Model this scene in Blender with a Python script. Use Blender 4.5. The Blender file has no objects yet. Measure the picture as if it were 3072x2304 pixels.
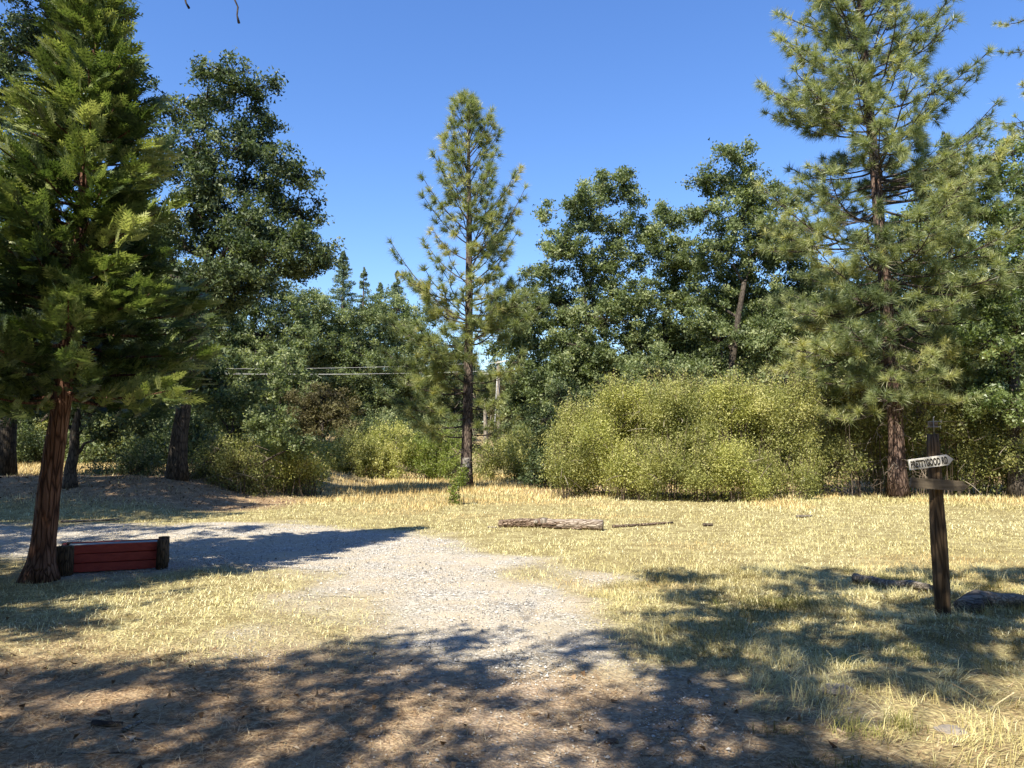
import bpy, math, random
import numpy as np
from mathutils import Vector, Matrix
sc = bpy.context.scene
C = sc.collection
R = math.radians
rng = np.random.default_rng(7)
random.seed(7)

# ---------------------------------------------------------------- camera, sky, sun, exposure
FPX, CAMZ, PITCH = 750.0, 1.6, math.atan(64 / 750.0)
cam = bpy.data.cameras.new('camera')
cam.sensor_width = 36.0
cam.lens = FPX / 1024 * 36.0
cam.clip_start = 0.05
cam.clip_end = 2000
co = bpy.data.objects.new('camera', cam)
co.location = (0, 0, CAMZ)
co.rotation_euler = (R(90) + PITCH, 0, 0)
C.objects.link(co)
sc.camera = co

SUN_EL = R(50)
SH = Vector((0.50, 0.866, 0)).normalized()          # where shadows point on the ground
world = bpy.data.worlds.new('World')
sc.world = world
world.use_nodes = True
wn = world.node_tree.nodes
sky = wn.new('ShaderNodeTexSky')
sky.sky_type = 'NISHITA'
sky.sun_disc = False
sky.sun_elevation = SUN_EL
sky.sun_rotation = math.atan2(-SH.x, -SH.y)
sky.altitude = 600
sky.air_density = 1.35
sky.dust_density = 0.15
sky.ozone_density = 5.0
hs = wn.new('ShaderNodeHueSaturation')
hs.inputs['Saturation'].default_value = 1.18
hs.inputs['Hue'].default_value = 0.512
world.node_tree.links.new(sky.outputs[0], hs.inputs['Color'])
world.node_tree.links.new(hs.outputs[0], wn['Background'].inputs[0])
wn['Background'].inputs[1].default_value = 0.098

sd = bpy.data.lights.new('sun', 'SUN')
sd.energy = 5.0
sd.angle = R(0.53)
sd.color = (1.0, 0.925, 0.78)
so = bpy.data.objects.new('sun', sd)
C.objects.link(so)
so.rotation_euler = Vector((SH.x * math.cos(SUN_EL), SH.y * math.cos(SUN_EL), -math.sin(SUN_EL))).to_track_quat('-Z', 'Y').to_euler()

sc.view_settings.view_transform = 'Standard'
sc.view_settings.look = 'None'
sc.view_settings.exposure = 1.22
sc.view_settings.gamma = 1
sc.render.engine = 'CYCLES'
sc.cycles.max_bounces = 6
sc.cycles.diffuse_bounces = 4
sc.cycles.glossy_bounces = 2
sc.cycles.transmission_bounces = 3

# ---------------------------------------------------------------- helpers
CP, SP = math.cos(PITCH), math.sin(PITCH)


def W(px, py, d):
    """point of the place seen at 1024x768 pixel (px, py), d metres in front of the viewpoint"""
    u, v = (px - 512) / FPX, (384 - py) / FPX
    t = d / (CP - v * SP)
    return np.array([u * t, d, CAMZ + t * (SP + v * CP)])


def G(px, py):
    """ground point seen at a pixel (flat ground)"""
    u, v = (px - 512) / FPX, (384 - py) / FPX
    z = SP + v * CP
    t = CAMZ / -z
    return np.array([u * t, t * (CP - v * SP)])


def sstep(a, b, x):
    t = np.clip((x - a) / (b - a), 0, 1)
    return t * t * (3 - 2 * t)


_lat = np.random.default_rng(3).random((256, 256))


def vnoise(x, y, s):
    x = np.asarray(x, float) / s + 1000
    y = np.asarray(y, float) / s + 1000
    xi, yi = np.floor(x).astype(int), np.floor(y).astype(int)
    fx, fy = x - xi, y - yi
    fx, fy = fx * fx * (3 - 2 * fx), fy * fy * (3 - 2 * fy)
    g = lambda a, b: _lat[a % 256, b % 256]
    return (g(xi, yi) * (1 - fx) + g(xi + 1, yi) * fx) * (1 - fy) + (g(xi, yi + 1) * (1 - fx) + g(xi + 1, yi + 1) * fx) * fy


def poly_sd(x, y, poly):
    """signed distance to polygon, positive inside"""
    poly = np.asarray(poly)
    inside = np.zeros(x.shape, bool)
    dist = np.full(x.shape, 1e9)
    n = len(poly)
    for i in range(n):
        (x0, y0), (x1, y1) = poly[i], poly[(i + 1) % n]
        dx, dy = x1 - x0, y1 - y0
        t = np.clip(((x - x0) * dx + (y - y0) * dy) / (dx * dx + dy * dy + 1e-12), 0, 1)
        dist = np.minimum(dist, np.hypot(x - x0 - t * dx, y - y0 - t * dy))
        c = ((y0 > y) != (y1 > y)) & (x < (x1 - x0) * (y - y0) / (y1 - y0 + 1e-12) + x0)
        inside ^= c
    return np.where(inside, dist, -dist)


GRAVEL = [G(*p) for p in [(-260, 520), (0, 523), (180, 523), (330, 524), (400, 530), (470, 541), (540, 556), (585, 574), (622, 600), (650, 640), (690, 690), (760, 775)]] + \
    [np.array([0.9, 0.5]), np.array([-0.9, 0.5])] + [G(*p) for p in [(330, 775), (290, 700), (275, 640), (285, 605), (270, 588), (190, 571), (0, 566), (-260, 566)]]


def gravel_mask(x, y):
    sd_ = poly_sd(x, y, GRAVEL)
    return sd_ - 0.25 + (vnoise(x, y, 1.2) - 0.5) * 1.5 + (vnoise(x + 70, y, 0.45) - 0.5) * 0.8


def H(x, y):
    x, y = np.asarray(x, float), np.asarray(y, float)
    h = (vnoise(x, y, 3.0) - 0.5) * 0.07 + (vnoise(x + 50, y, 0.9) - 0.5) * 0.03
    h = h * sstep(1.0, 4.0, y)
    # grassy mounds on the right in front
    m = sstep(1.2, 2.6, x - 0.05 * y) * (1 - sstep(7.5, 11, y))
    h = h + m * ((vnoise(x + 9, y + 4, 0.75) - 0.35) * 0.20 + (vnoise(x + 3, y + 14, 0.3) - 0.4) * 0.06)
    # bank on the left
    h = h + sstep(-7.2, -11.0, x - 0.06 * (y - 18)) * sstep(17.5, 23, y) * 0.7
    h = h + sstep(55, 180, y) * 6
    return h


def Hf(x, y):
    return float(H(np.array([x]), np.array([y]))[0])


class MB:
    """collects geometry for ONE mesh object"""

    def __init__(self):
        self.v, self.f, self.t, self.n = [], [], [], 0

    def add(self, v, f, tone=None):
        v = np.asarray(v, np.float32).reshape(-1, 3)
        f = np.asarray(f, np.int64)
        self.v.append(v)
        self.f.append(f + self.n)
        self.t.append(np.full(len(f), 0.5, np.float32) if tone is None else np.broadcast_to(np.asarray(tone, np.float32), (len(f),)))
        self.n += len(v)
        return self

    def tube(self, pts, rad, n=6, cap=True, rough=0.0, tone=None, twist=0.0):
        pts = np.asarray(pts, float)
        rad = np.asarray(rad, float)
        if rad.ndim == 0:
            rad = np.full(len(pts), float(rad))
        k = len(pts)
        tan = np.gradient(pts, axis=0)
        tan /= np.linalg.norm(tan, axis=1)[:, None] + 1e-9
        ref = np.array([0, 0, 1.0]) if abs(tan[0][2]) < 0.9 else np.array([0, 1.0, 0])
        a = np.cross(tan, ref)
        a /= np.linalg.norm(a, axis=1)[:, None] + 1e-9
        b = np.cross(tan, a)
        th = np.arange(n) / n * 2 * np.pi
        rr = np.repeat(rad[:, None], n, 1)
        if rough:
            rr = rr * (1 + rough * (rng.random((k, n)) - 0.5))
        tw = (np.arange(k) * twist)[:, None]
        vv = pts[:, None] + rr[..., None] * (np.cos(th[None] + tw)[..., None] * a[:, None] + np.sin(th[None] + tw)[..., None] * b[:, None])
        i = np.arange(k - 1)[:, None] * n
        j = np.arange(n)[None]
        j2 = (j + 1) % n
        f = np.stack([i + j, i + j2, i + n + j2, i + n + j], -1).reshape(-1, 4)
        base = self.n
        self.add(vv, f, tone)
        if cap and k > 1:
            for ring, flip in ((0, False), (k - 1, True)):
                cpt = pts[ring]
                idx = base + ring * n + np.arange(n)
                self.v.append(np.asarray([cpt], np.float32))
                q = np.stack([np.full(n, self.n), idx, np.roll(idx, -1)], -1)
                if not flip:
                    q = q[:, ::-1]
                self.f.append(q)
                self.t.append(np.full(n, 0.5 if tone is None else np.ravel(tone)[0], np.float32))
                self.n += 1
        return self

    def box(self, c, s, rot=0.0, tone=None, jit=0.0, M=None, bevel=0.0):
        sx, sy, sz = np.asarray(s, float) / 2
        if bevel:
            bv = bevel
            o = []
            for z, e in ((-sz, bv), (-sz + bv, 0), (sz - bv, 0), (sz, bv)):
                for x, y in ((-1, -1), (1, -1), (1, 1), (-1, 1)):
                    o.append((x * (sx - e), y * (sy - e), z))
            v = np.array(o)
            f = [[3, 2, 1, 0], [12, 13, 14, 15]]
            for r_ in range(3):
                for q in range(4):
                    f.append([r_ * 4 + q, r_ * 4 + (q + 1) % 4, r_ * 4 + 4 + (q + 1) % 4, r_ * 4 + 4 + q])
        else:
            v = np.array([(x, y, z) for z in (-sz, sz) for x, y in ((-sx, -sy), (sx, -sy), (sx, sy), (-sx, sy))])
            f = [[3, 2, 1, 0], [4, 5, 6, 7], [0, 1, 5, 4], [1, 2, 6, 5], [2, 3, 7, 6], [3, 0, 4, 7]]
        if jit:
            v = v + (rng.random(v.shape) - 0.5) * jit
        if M is not None:
            v = v @ np.array(M.to_3x3()).T
        elif rot:
            c_, s_ = math.cos(rot), math.sin(rot)
            v = v @ np.array([[c_, s_, 0], [-s_, c_, 0], [0, 0, 1]])
        return self.add(v + np.asarray(c), f, tone)

    def mesh(self, name, off=(0, 0, 0), smooth=False):
        me = bpy.data.meshes.new(name)
        v = np.concatenate(self.v) - np.asarray(off, np.float32)
        nf = sum(len(f) for f in self.f)
        ls = np.concatenate([np.full(len(f), f.shape[1]) for f in self.f])
        li = np.concatenate([f.ravel() for f in self.f])
        me.vertices.add(len(v))
        me.vertices.foreach_set('co', v.astype(np.float32).ravel())
        me.loops.add(len(li))
        me.loops.foreach_set('vertex_index', li.astype(np.int32))
        me.polygons.add(nf)
        st = np.concatenate([[0], np.cumsum(ls)[:-1]]).astype(np.int32)
        me.polygons.foreach_set('loop_start', st)
        me.polygons.foreach_set('use_smooth', np.full(nf, smooth))
        at = me.attributes.new('tone', 'FLOAT', 'FACE')
        at.data.foreach_set('value', np.concatenate(self.t).astype(np.float32))
        me.update(calc_edges=True)
        return me


def part(name, mb, mat, parent=None, smooth=False, off=None, label=None):
    if off is None:
        p, off = parent, np.zeros(3)
        while p is not None:
            off = off + np.array(p.location)
            p = p.parent
    o = bpy.data.objects.new(name, mb.mesh(name, off, smooth))
    o.data.materials.append(mat)
    C.objects.link(o)
    if parent is not None:
        o.parent = parent
    if label:
        o['label'] = label
    return o


def tag(o, label, cat, group=None):
    o['label'] = label
    o['category'] = cat
    if group:
        o['group'] = group
    return o


def thing(name, label, cat, loc, group=None):
    o = bpy.data.objects.new(name, None)
    o.empty_display_size = 0.2
    C.objects.link(o)
    o.location = tuple(float(a) for a in loc)
    return tag(o, label, cat, group)


def single(name, label, cat, mb, mat, loc, group=None, smooth=False):
    o = part(name, mb, mat, None, smooth, off=np.asarray(loc, float))
    o.location = tuple(float(a) for a in loc)
    return tag(o, label, cat, group)


def unit(n, r=None):
    v = (r or rng).normal(size=(n, 3))
    return v / np.linalg.norm(v, axis=1)[:, None]


def nrm(v):
    return v / (np.linalg.norm(v, axis=-1, keepdims=True) + 1e-9)


def bez(a, b, c, k=6):
    t = np.linspace(0, 1, k)[:, None]
    a, b, c = map(np.asarray, (a, b, c))
    return (1 - t) ** 2 * a + 2 * t * (1 - t) * b + t * t * c


# ---------------------------------------------------------------- materials
def nodes(name):
    m = bpy.data.materials.new(name)
    m.use_nodes = True
    nt = m.node_tree
    return m, nt, nt.nodes, nt.links, nt.nodes['Principled BSDF']


def ramp(nt, cols, fac):
    r = nt.nodes.new('ShaderNodeValToRGB')
    e = r.color_ramp.elements
    while len(e) < len(cols):
        e.new(0.5)
    for i, (p, c) in enumerate(cols):
        e[i].position = p
        e[i].color = (*c, 1)
    nt.links.new(fac, r.inputs[0])
    return r.outputs[0]


def leaf_mat(name, cols, trans=0.35, rough=0.5, spec=0.4, tcol=(1.15, 1.2, 0.6)):
    m, nt, N, L, b = nodes(name)
    a = N.new('ShaderNodeAttribute')
    a.attribute_name = 'tone'
    k = len(cols)
    col = ramp(nt, [(i / (k - 1), c) for i, c in enumerate(cols)], a.outputs['Fac'])
    L.new(col, b.inputs['Base Color'])
    b.inputs['Roughness'].default_value = rough
    b.inputs['Specular IOR Level'].default_value = spec
    tr = N.new('ShaderNodeBsdfTranslucent')
    mx = N.new('ShaderNodeMix')
    mx.data_type = 'RGBA'
    mx.blend_type = 'MULTIPLY'
    mx.inputs['Factor'].default_value = 1
    L.new(col, mx.inputs['A'])
    mx.inputs['B'].default_value = (*tcol, 1)
    L.new(mx.outputs['Result'], tr.inputs['Color'])
    ms = N.new('ShaderNodeMixShader')
    ms.inputs[0].default_value = trans
    L.new(b.outputs[0], ms.inputs[1])
    L.new(tr.outputs[0], ms.inputs[2])
    L.new(ms.outputs[0], N['Material Output'].inputs[0])
    return m


def bark_mat(name, c0, c1, scale=6.0, stretch=5.0, bump=0.6, c2=None, along='z'):
    m, nt, N, L, b = nodes(name)
    tc = N.new('ShaderNodeTexCoord')
    mp = N.new('ShaderNodeMapping')
    mp.inputs['Scale'].default_value = (scale, scale, scale / stretch) if along == 'z' else (scale / stretch, scale, scale)
    L.new(tc.outputs['Object'], mp.inputs[0])
    no = N.new('ShaderNodeTexNoise')
    no.inputs['Scale'].default_value = 2.2
    no.inputs['Detail'].default_value = 6
    L.new(mp.outputs[0], no.inputs[0])
    vo = N.new('ShaderNodeTexVoronoi')
    vo.feature = 'DISTANCE_TO_EDGE'
    vo.inputs['Scale'].default_value = 3.0
    L.new(mp.outputs[0], vo.inputs[0])
    ma = N.new('ShaderNodeMath')
    ma.operation = 'MULTIPLY'
    L.new(no.outputs['Fac'], ma.inputs[0])
    mr = N.new('ShaderNodeMapRange')
    mr.inputs[1].default_value = 0.0
    mr.inputs[2].default_value = 0.18
    mr.inputs[3].default_value = 0.45
    mr.inputs[4].default_value = 1.35
    L.new(vo.outputs['Distance'], mr.inputs[0])
    L.new(mr.outputs[0], ma.inputs[1])
    cols = [(0.2, c0), (0.75, c1)] if c2 is None else [(0.2, c0), (0.5, c1), (0.8, c2)]
    L.new(ramp(nt, cols, ma.outputs[0]), b.inputs['Base Color'])
    b.inputs['Roughness'].default_value = 0.9
    b.inputs['Specular IOR Level'].default_value = 0.2
    bp = N.new('ShaderNodeBump')
    bp.inputs['Strength'].default_value = bump
    bp.inputs['Distance'].default_value = 0.03
    L.new(ma.outputs[0], bp.inputs['Height'])
    L.new(bp.outputs[0], b.inputs['Normal'])
    return m


def wood_mat(name, c0, c1, scale=(3, 40, 40), rough=0.85, bump=0.3):
    m, nt, N, L, b = nodes(name)
    tc = N.new('ShaderNodeTexCoord')
    mp = N.new('ShaderNodeMapping')
    mp.inputs['Scale'].default_value = scale
    L.new(tc.outputs['Object'], mp.inputs[0])
    no = N.new('ShaderNodeTexNoise')
    no.inputs['Scale'].default_value = 1.5
    no.inputs['Detail'].default_value = 7
    no.inputs['Distortion'].default_value = 0.4
    L.new(mp.outputs[0], no.inputs[0])
    L.new(ramp(nt, [(0.3, c0), (0.7, c1)], no.outputs['Fac']), b.inputs['Base Color'])
    b.inputs['Roughness'].default_value = rough
    bp = N.new('ShaderNodeBump')
    bp.inputs['Strength'].default_value = bump
    bp.inputs['Distance'].default_value = 0.01
    L.new(no.outputs['Fac'], bp.inputs['Height'])
    L.new(bp.outputs[0], b.inputs['Normal'])
    return m


def tone_mat(name, cols, rough=0.9, spec=0.2):
    m, nt, N, L, b = nodes(name)
    a = N.new('ShaderNodeAttribute')
    a.attribute_name = 'tone'
    k = len(cols)
    L.new(ramp(nt, [(i / (k - 1), c) for i, c in enumerate(cols)], a.outputs['Fac']), b.inputs['Base Color'])
    b.inputs['Roughness'].default_value = rough
    b.inputs['Specular IOR Level'].default_value = spec
    return m


def flat_mat(name, c, rough=0.7, metal=0.0):
    m, nt, N, L, b = nodes(name)
    no = N.new('ShaderNodeTexNoise')
    no.inputs['Scale'].default_value = 14
    no.inputs['Detail'].default_value = 5
    tc = N.new('ShaderNodeTexCoord')
    L.new(tc.outputs['Object'], no.inputs[0])
    L.new(ramp(nt, [(0.3, tuple(x * 0.72 for x in c)), (0.65, tuple(min(1, x * 1.1) for x in c))], no.outputs['Fac']), b.inputs['Base Color'])
    b.inputs['Roughness'].default_value = rough
    b.inputs['Metallic'].default_value = metal
    return m


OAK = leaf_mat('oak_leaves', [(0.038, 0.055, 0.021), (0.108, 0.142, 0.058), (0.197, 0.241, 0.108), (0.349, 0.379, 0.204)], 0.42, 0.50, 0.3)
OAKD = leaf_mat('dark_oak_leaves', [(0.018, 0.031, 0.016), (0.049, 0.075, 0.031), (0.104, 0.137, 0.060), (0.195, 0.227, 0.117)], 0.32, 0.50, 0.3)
OLIVE = leaf_mat('olive_leaves', [(0.068, 0.077, 0.024), (0.146, 0.164, 0.052), (0.257, 0.266, 0.086), (0.343, 0.326, 0.130)], 0.42, 0.5, 0.4)
WILLOW = leaf_mat('willow_leaves', [(0.118, 0.130, 0.030), (0.282, 0.295, 0.077), (0.447, 0.447, 0.136), (0.612, 0.576, 0.235)], 0.40, 0.5, 0.4)
WILLOW2 = leaf_mat('green_willow_leaves', [(0.095, 0.112, 0.031), (0.214, 0.230, 0.067), (0.356, 0.358, 0.118), (0.522, 0.493, 0.202)], 0.40, 0.5, 0.4)
BRIGHT = leaf_mat('fresh_leaves', [(0.07, 0.095, 0.020), (0.14, 0.18, 0.035), (0.22, 0.27, 0.055), (0.30, 0.33, 0.10)], 0.45, 0.45, 0.4)
MAPLE = leaf_mat('maple_leaves', [(0.046, 0.075, 0.023), (0.115, 0.161, 0.052), (0.207, 0.259, 0.098), (0.322, 0.368, 0.184)], 0.42, 0.4, 0.5)
BROWNL = leaf_mat('rusty_leaves', [(0.034, 0.028, 0.012), (0.075, 0.064, 0.026), (0.13, 0.115, 0.046), (0.19, 0.175, 0.075)], 0.3, 0.6, 0.3)
NEEDLE = leaf_mat('pine_needles', [(0.095, 0.128, 0.058), (0.212, 0.252, 0.112), (0.338, 0.365, 0.165), (0.51, 0.49, 0.205)], 0.40, 0.4, 0.5)
NEEDLEY = leaf_mat('yellow_pine_needles', [(0.09, 0.125, 0.05), (0.20, 0.24, 0.095), (0.31, 0.335, 0.13), (0.48, 0.43, 0.16)], 0.38, 0.4, 0.5)
CONIF = leaf_mat('fir_needles', [(0.053, 0.083, 0.054), (0.105, 0.149, 0.093), (0.164, 0.217, 0.128), (0.254, 0.299, 0.164)], 0.2, 0.5, 0.4)
CEDAR = leaf_mat('cedar_sprays', [(0.018, 0.034, 0.012), (0.062, 0.096, 0.028), (0.172, 0.218, 0.070), (0.40, 0.43, 0.18)], 0.34, 0.45, 0.35)
DEADT = tone_mat('dead_twigs', [(0.05, 0.035, 0.025), (0.13, 0.10, 0.075), (0.30, 0.26, 0.21)])
BARK = bark_mat('oak_bark', (0.02, 0.016, 0.012), (0.085, 0.07, 0.055), 5, 4)
BARKP = bark_mat('pine_bark', (0.022, 0.017, 0.014), (0.075, 0.056, 0.046), 4, 3.5, 0.8, (0.15, 0.115, 0.095))
BRANCHP = bark_mat('pine_branch_bark', (0.03, 0.024, 0.02), (0.09, 0.072, 0.06), 6, 3, 0.3)
BARKR = bark_mat('red_pine_bark', (0.022, 0.015, 0.012), (0.09, 0.056, 0.043), 4, 3.5, 0.9, (0.20, 0.14, 0.11))
BARKC = bark_mat('cedar_bark', (0.03, 0.014, 0.009), (0.13, 0.062, 0.038), 7, 9, 1.0, (0.20, 0.11, 0.075))
GREYW = bark_mat('grey_wood', (0.09, 0.075, 0.06), (0.30, 0.26, 0.21), 6, 8, 0.5)
GREYX = bark_mat('grey_lying_wood', (0.08, 0.065, 0.052), (0.26, 0.225, 0.18), 9, 9, 0.6, along='x')
BARKX = bark_mat('dark_lying_wood', (0.03, 0.022, 0.016), (0.11, 0.085, 0.065), 9, 7, 0.6, along='x')
POSTW = bark_mat('post_wood', (0.045, 0.03, 0.018), (0.155, 0.105, 0.062), 9, 12, 0.7)


def ground_mat(name, gravel):
    m, nt, N, L, b = nodes(name)
    tc = N.new('ShaderNodeTexCoord')

    def noise(s, det=5, dist=0.0, sc_=(1, 1, 1)):
        mp = N.new('ShaderNodeMapping')
        mp.inputs['Scale'].default_value = sc_
        L.new(tc.outputs['Object'], mp.inputs[0])
        n = N.new('ShaderNodeTexNoise')
        n.inputs['Scale'].default_value = s
        n.inputs['Detail'].default_value = det
        n.inputs['Distortion'].default_value = dist
        L.new(mp.outputs[0], n.inputs[0])
        return n.outputs['Fac']

    def mixc(f, a, b_):
        x = N.new('ShaderNodeMix')
        x.data_type = 'RGBA'
        L.new(f, x.inputs['Factor'])
        for s, v in (('A', a), ('B', b_)):
            if isinstance(v, tuple):
                x.inputs[s].default_value = (*v, 1)
            else:
                L.new(v, x.inputs[s])
        return x.outputs['Result']

    def attr(n):
        a = N.new('ShaderNodeAttribute')
        a.attribute_name = n
        return a.outputs['Fac']

    big = noise(0.35, 4)
    mid = noise(3.0, 6, 0.6)
    fine = noise(28, 6, 0.8)
    straw = mixc(ramp(nt, [(0.35, (0, 0, 0)), (0.65, (1, 1, 1))], big), (0.37, 0.32, 0.15), (0.46, 0.415, 0.215))
    straw = mixc(ramp(nt, [(0.38, (0, 0, 0)), (0.62, (1, 1, 1))], mid), (0.23, 0.19, 0.09), straw)
    straw = mixc(ramp(nt, [(0.36, (0, 0, 0)), (0.6, (1, 1, 1))], fine), (0.17, 0.135, 0.065), straw)
    duff = mixc(ramp(nt, [(0.4, (0, 0, 0)), (0.6, (1, 1, 1))], mid), (0.14, 0.088, 0.051), (0.27, 0.183, 0.111))
    duff = mixc(ramp(nt, [(0.42, (0, 0, 0)), (0.66, (1, 1, 1))], fine), duff, (0.40, 0.298, 0.19))
    col = mixc(attr('duff'), straw, duff)
    # stones and dust of the drive
    vo = N.new('ShaderNodeTexVoronoi')
    vo.inputs['Scale'].default_value = 42
    L.new(tc.outputs['Object'], vo.inputs[0])
    sepc = N.new('ShaderNodeSeparateColor')
    L.new(vo.outputs['Color'], sepc.inputs[0])
    stone = ramp(nt, [(0.0, (0.16, 0.145, 0.125)), (0.5, (0.37, 0.345, 0.31)), (1.0, (0.56, 0.535, 0.49))], sepc.outputs[0])
    dust = mixc(mid, (0.35, 0.30, 0.23), (0.48, 0.42, 0.335))
    gcol = mixc(ramp(nt, [(0.40, (0, 0, 0)), (0.62, (1, 1, 1))], noise(1.6, 5, 0.5)), dust, stone)
    col = mixc(attr('gravel'), col, gcol)
    L.new(col, b.inputs['Base Color'])
    b.inputs['Roughness'].default_value = 1.0
    b.inputs['Specular IOR Level'].default_value = 0.03
    bp = N.new('ShaderNodeBump')
    bp.inputs['Strength'].default_value = 0.7
    bp.inputs['Distance'].default_value = 0.02
    ad = N.new('ShaderNodeMath')
    ad.operation = 'ADD'
    L.new(fine, ad.inputs[0])
    L.new(vo.outputs['Distance'], ad.inputs[1])
    L.new(ad.outputs[0], bp.inputs['Height'])
    L.new(bp.outputs[0], b.inputs['Normal'])
    return m


# ---------------------------------------------------------------- ground and drive
def axis(lo, hi, step, far_lo, far_hi):
    a = list(np.arange(lo, hi + 1e-6, step))
    s, p = step, a[-1]
    while p < far_hi:
        s *= 1.16
        p += s
        a.append(p)
    s, p = step, a[0]
    while p > far_lo:
        s *= 1.16
        p -= s
        a.insert(0, p)
    return np.array(a)


def duff_mask(x, y):
    """brown needle litter and bare earth under the trees"""
    n = (vnoise(x, y, 1.3) - 0.5) * 0.5 + (vnoise(x, y, 0.4) - 0.5) * 0.4
    near = 1 - sstep(4.6, 6.6, y + x * 0.16 + n * 2.0)
    right = sstep(0.9, 2.3, x - 0.1 * (y - 4) + n)
    left_forest = sstep(-6.0, -7.5, x - 0.06 * (y - 17) + n) * sstep(18.6, 20.2, y + 0.12 * (x + 8) + n) * (1 - sstep(23, 26, y) * 0.6)
    right_forest = sstep(25.5, 27.5, y + n) * sstep(-0.5, 1.5, x)
    d = near * (1 - 0.75 * right)
    return np.clip(np.maximum.reduce([d, left_forest, right_forest * 0.8]), 0, 1)


def make_ground():
    xs = axis(-15, 15, 0.18, -500, 500)
    ys = axis(1.5, 26, 0.18, -90, 900)
    X, Y = np.meshgrid(xs, ys)
    Z = H(X, Y)
    nx, ny = len(xs), len(ys)
    v = np.stack([X, Y, Z], -1).reshape(-1, 3)
    i = np.arange(ny - 1)[:, None] * nx
    j = np.arange(nx - 1)[None]
    f = np.stack([i + j, i + j + 1, i + nx + j + 1, i + nx + j], -1).reshape(-1, 4)
    mb = MB().add(v, f)
    me = mb.mesh('ground', smooth=True)
    for nm, val in (('duff', duff_mask(X, Y)), ('gravel', sstep(-0.8, 0.7, gravel_mask(X, Y)) * 0.9 * (1 - 0.72 * duff_mask(X, Y)))):
        a = me.attributes.new(nm, 'FLOAT', 'POINT')
        a.data.foreach_set('value', val.ravel().astype(np.float32))
    o = bpy.data.objects.new('ground', me)
    o['kind'] = 'structure'
    me.materials.append(ground_mat('ground_soil', False))
    C.objects.link(o)
    # the gravel drive lies on it as its own thin sheet
    Z = Z + 0.004
    g = gravel_mask(X, Y)
    i = np.arange(ny - 1)[:, None] * nx
    j = np.arange(nx - 1)[None]
    keep = (g[:-1, :-1] > 0) & (g[1:, 1:] > 0) & (g[1:, :-1] > 0) & (g[:-1, 1:] > 0) & (Y[1:, 1:] > 1.2) & (np.abs(X[1:, 1:]) < 17)
    f = np.stack([i + j, i + j + 1, i + nx + j + 1, i + nx + j], -1)[keep]
    used, inv = np.unique(f, return_inverse=True)
    mb = MB().add(np.stack([X, Y, Z], -1).reshape(-1, 3)[used], inv.reshape(-1, 4))
    me = mb.mesh('gravel_drive', smooth=True)
    fore = duff_mask(X, Y).ravel()[used]
    for nm, val in (('duff', fore), ('gravel', (sstep(-0.8, 0.7, g) * 0.9 * (1 - 0.72 * duff_mask(X, Y))).ravel()[used])):
        a = me.attributes.new(nm, 'FLOAT', 'POINT')
        a.data.foreach_set('value', val.astype(np.float32))
    o = bpy.data.objects.new('gravel_drive', me)
    o['kind'] = 'structure'
    me.materials.append(ground_mat('drive_gravel', True))
    C.objects.link(o)


make_ground()

# ---------------------------------------------------------------- foliage builders
def leaf_quads(mb, P, L, Wd, tone, up=0.3, droop=0.0, axis_=None):
    n = len(P)
    if n == 0:
        return
    a = unit(n)
    if axis_ is not None:
        a = nrm(a * 0.7 + axis_)
    a[:, 2] -= droop
    a = nrm(a)
    nn = unit(n)
    nn[:, 2] = nn[:, 2] + up * np.sign(nn[:, 2] + 0.3)
    b = nrm(np.cross(a, nn))
    nn = nrm(np.cross(b, a))
    L = np.broadcast_to(L, (n,))[:, None]
    Wd = np.broadcast_to(Wd, (n,))[:, None]
    p0 = P - a * L * 0.4
    v = np.stack([p0 - b * Wd * 0.5, p0 + b * Wd * 0.5, P + a * L * 0.6], 1)
    mb.add(v, np.arange(n * 3).reshape(-1, 3), tone)


def lobes_px(lst, d, seed=0, depth=0.9, sat=2):
    """(px, py, r_px[, depth offset]) seen at distance d -> world lobes (centre, radius)"""
    r_ = np.random.default_rng(seed + 11)
    out = []
    for q in lst:
        dd = q[3] if len(q) > 3 else (r_.random() - 0.5) * 2 * depth * q[2] * d / FPX * 1.6
        c, r = W(q[0], q[1], d + dd), 1.22 * q[2] * (d + dd) / FPX
        out.append((c, r))
        for _ in range(sat):                                # smaller sprays that break the outline
            u = r_.normal(size=3)
            u /= np.linalg.norm(u)
            out.append((c + u * r * r_.uniform(0.9, 1.35) * np.array([1, 1, 0.8]), r * r_.uniform(0.28, 0.5), c))
    return out


LEAF = 0.95


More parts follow.
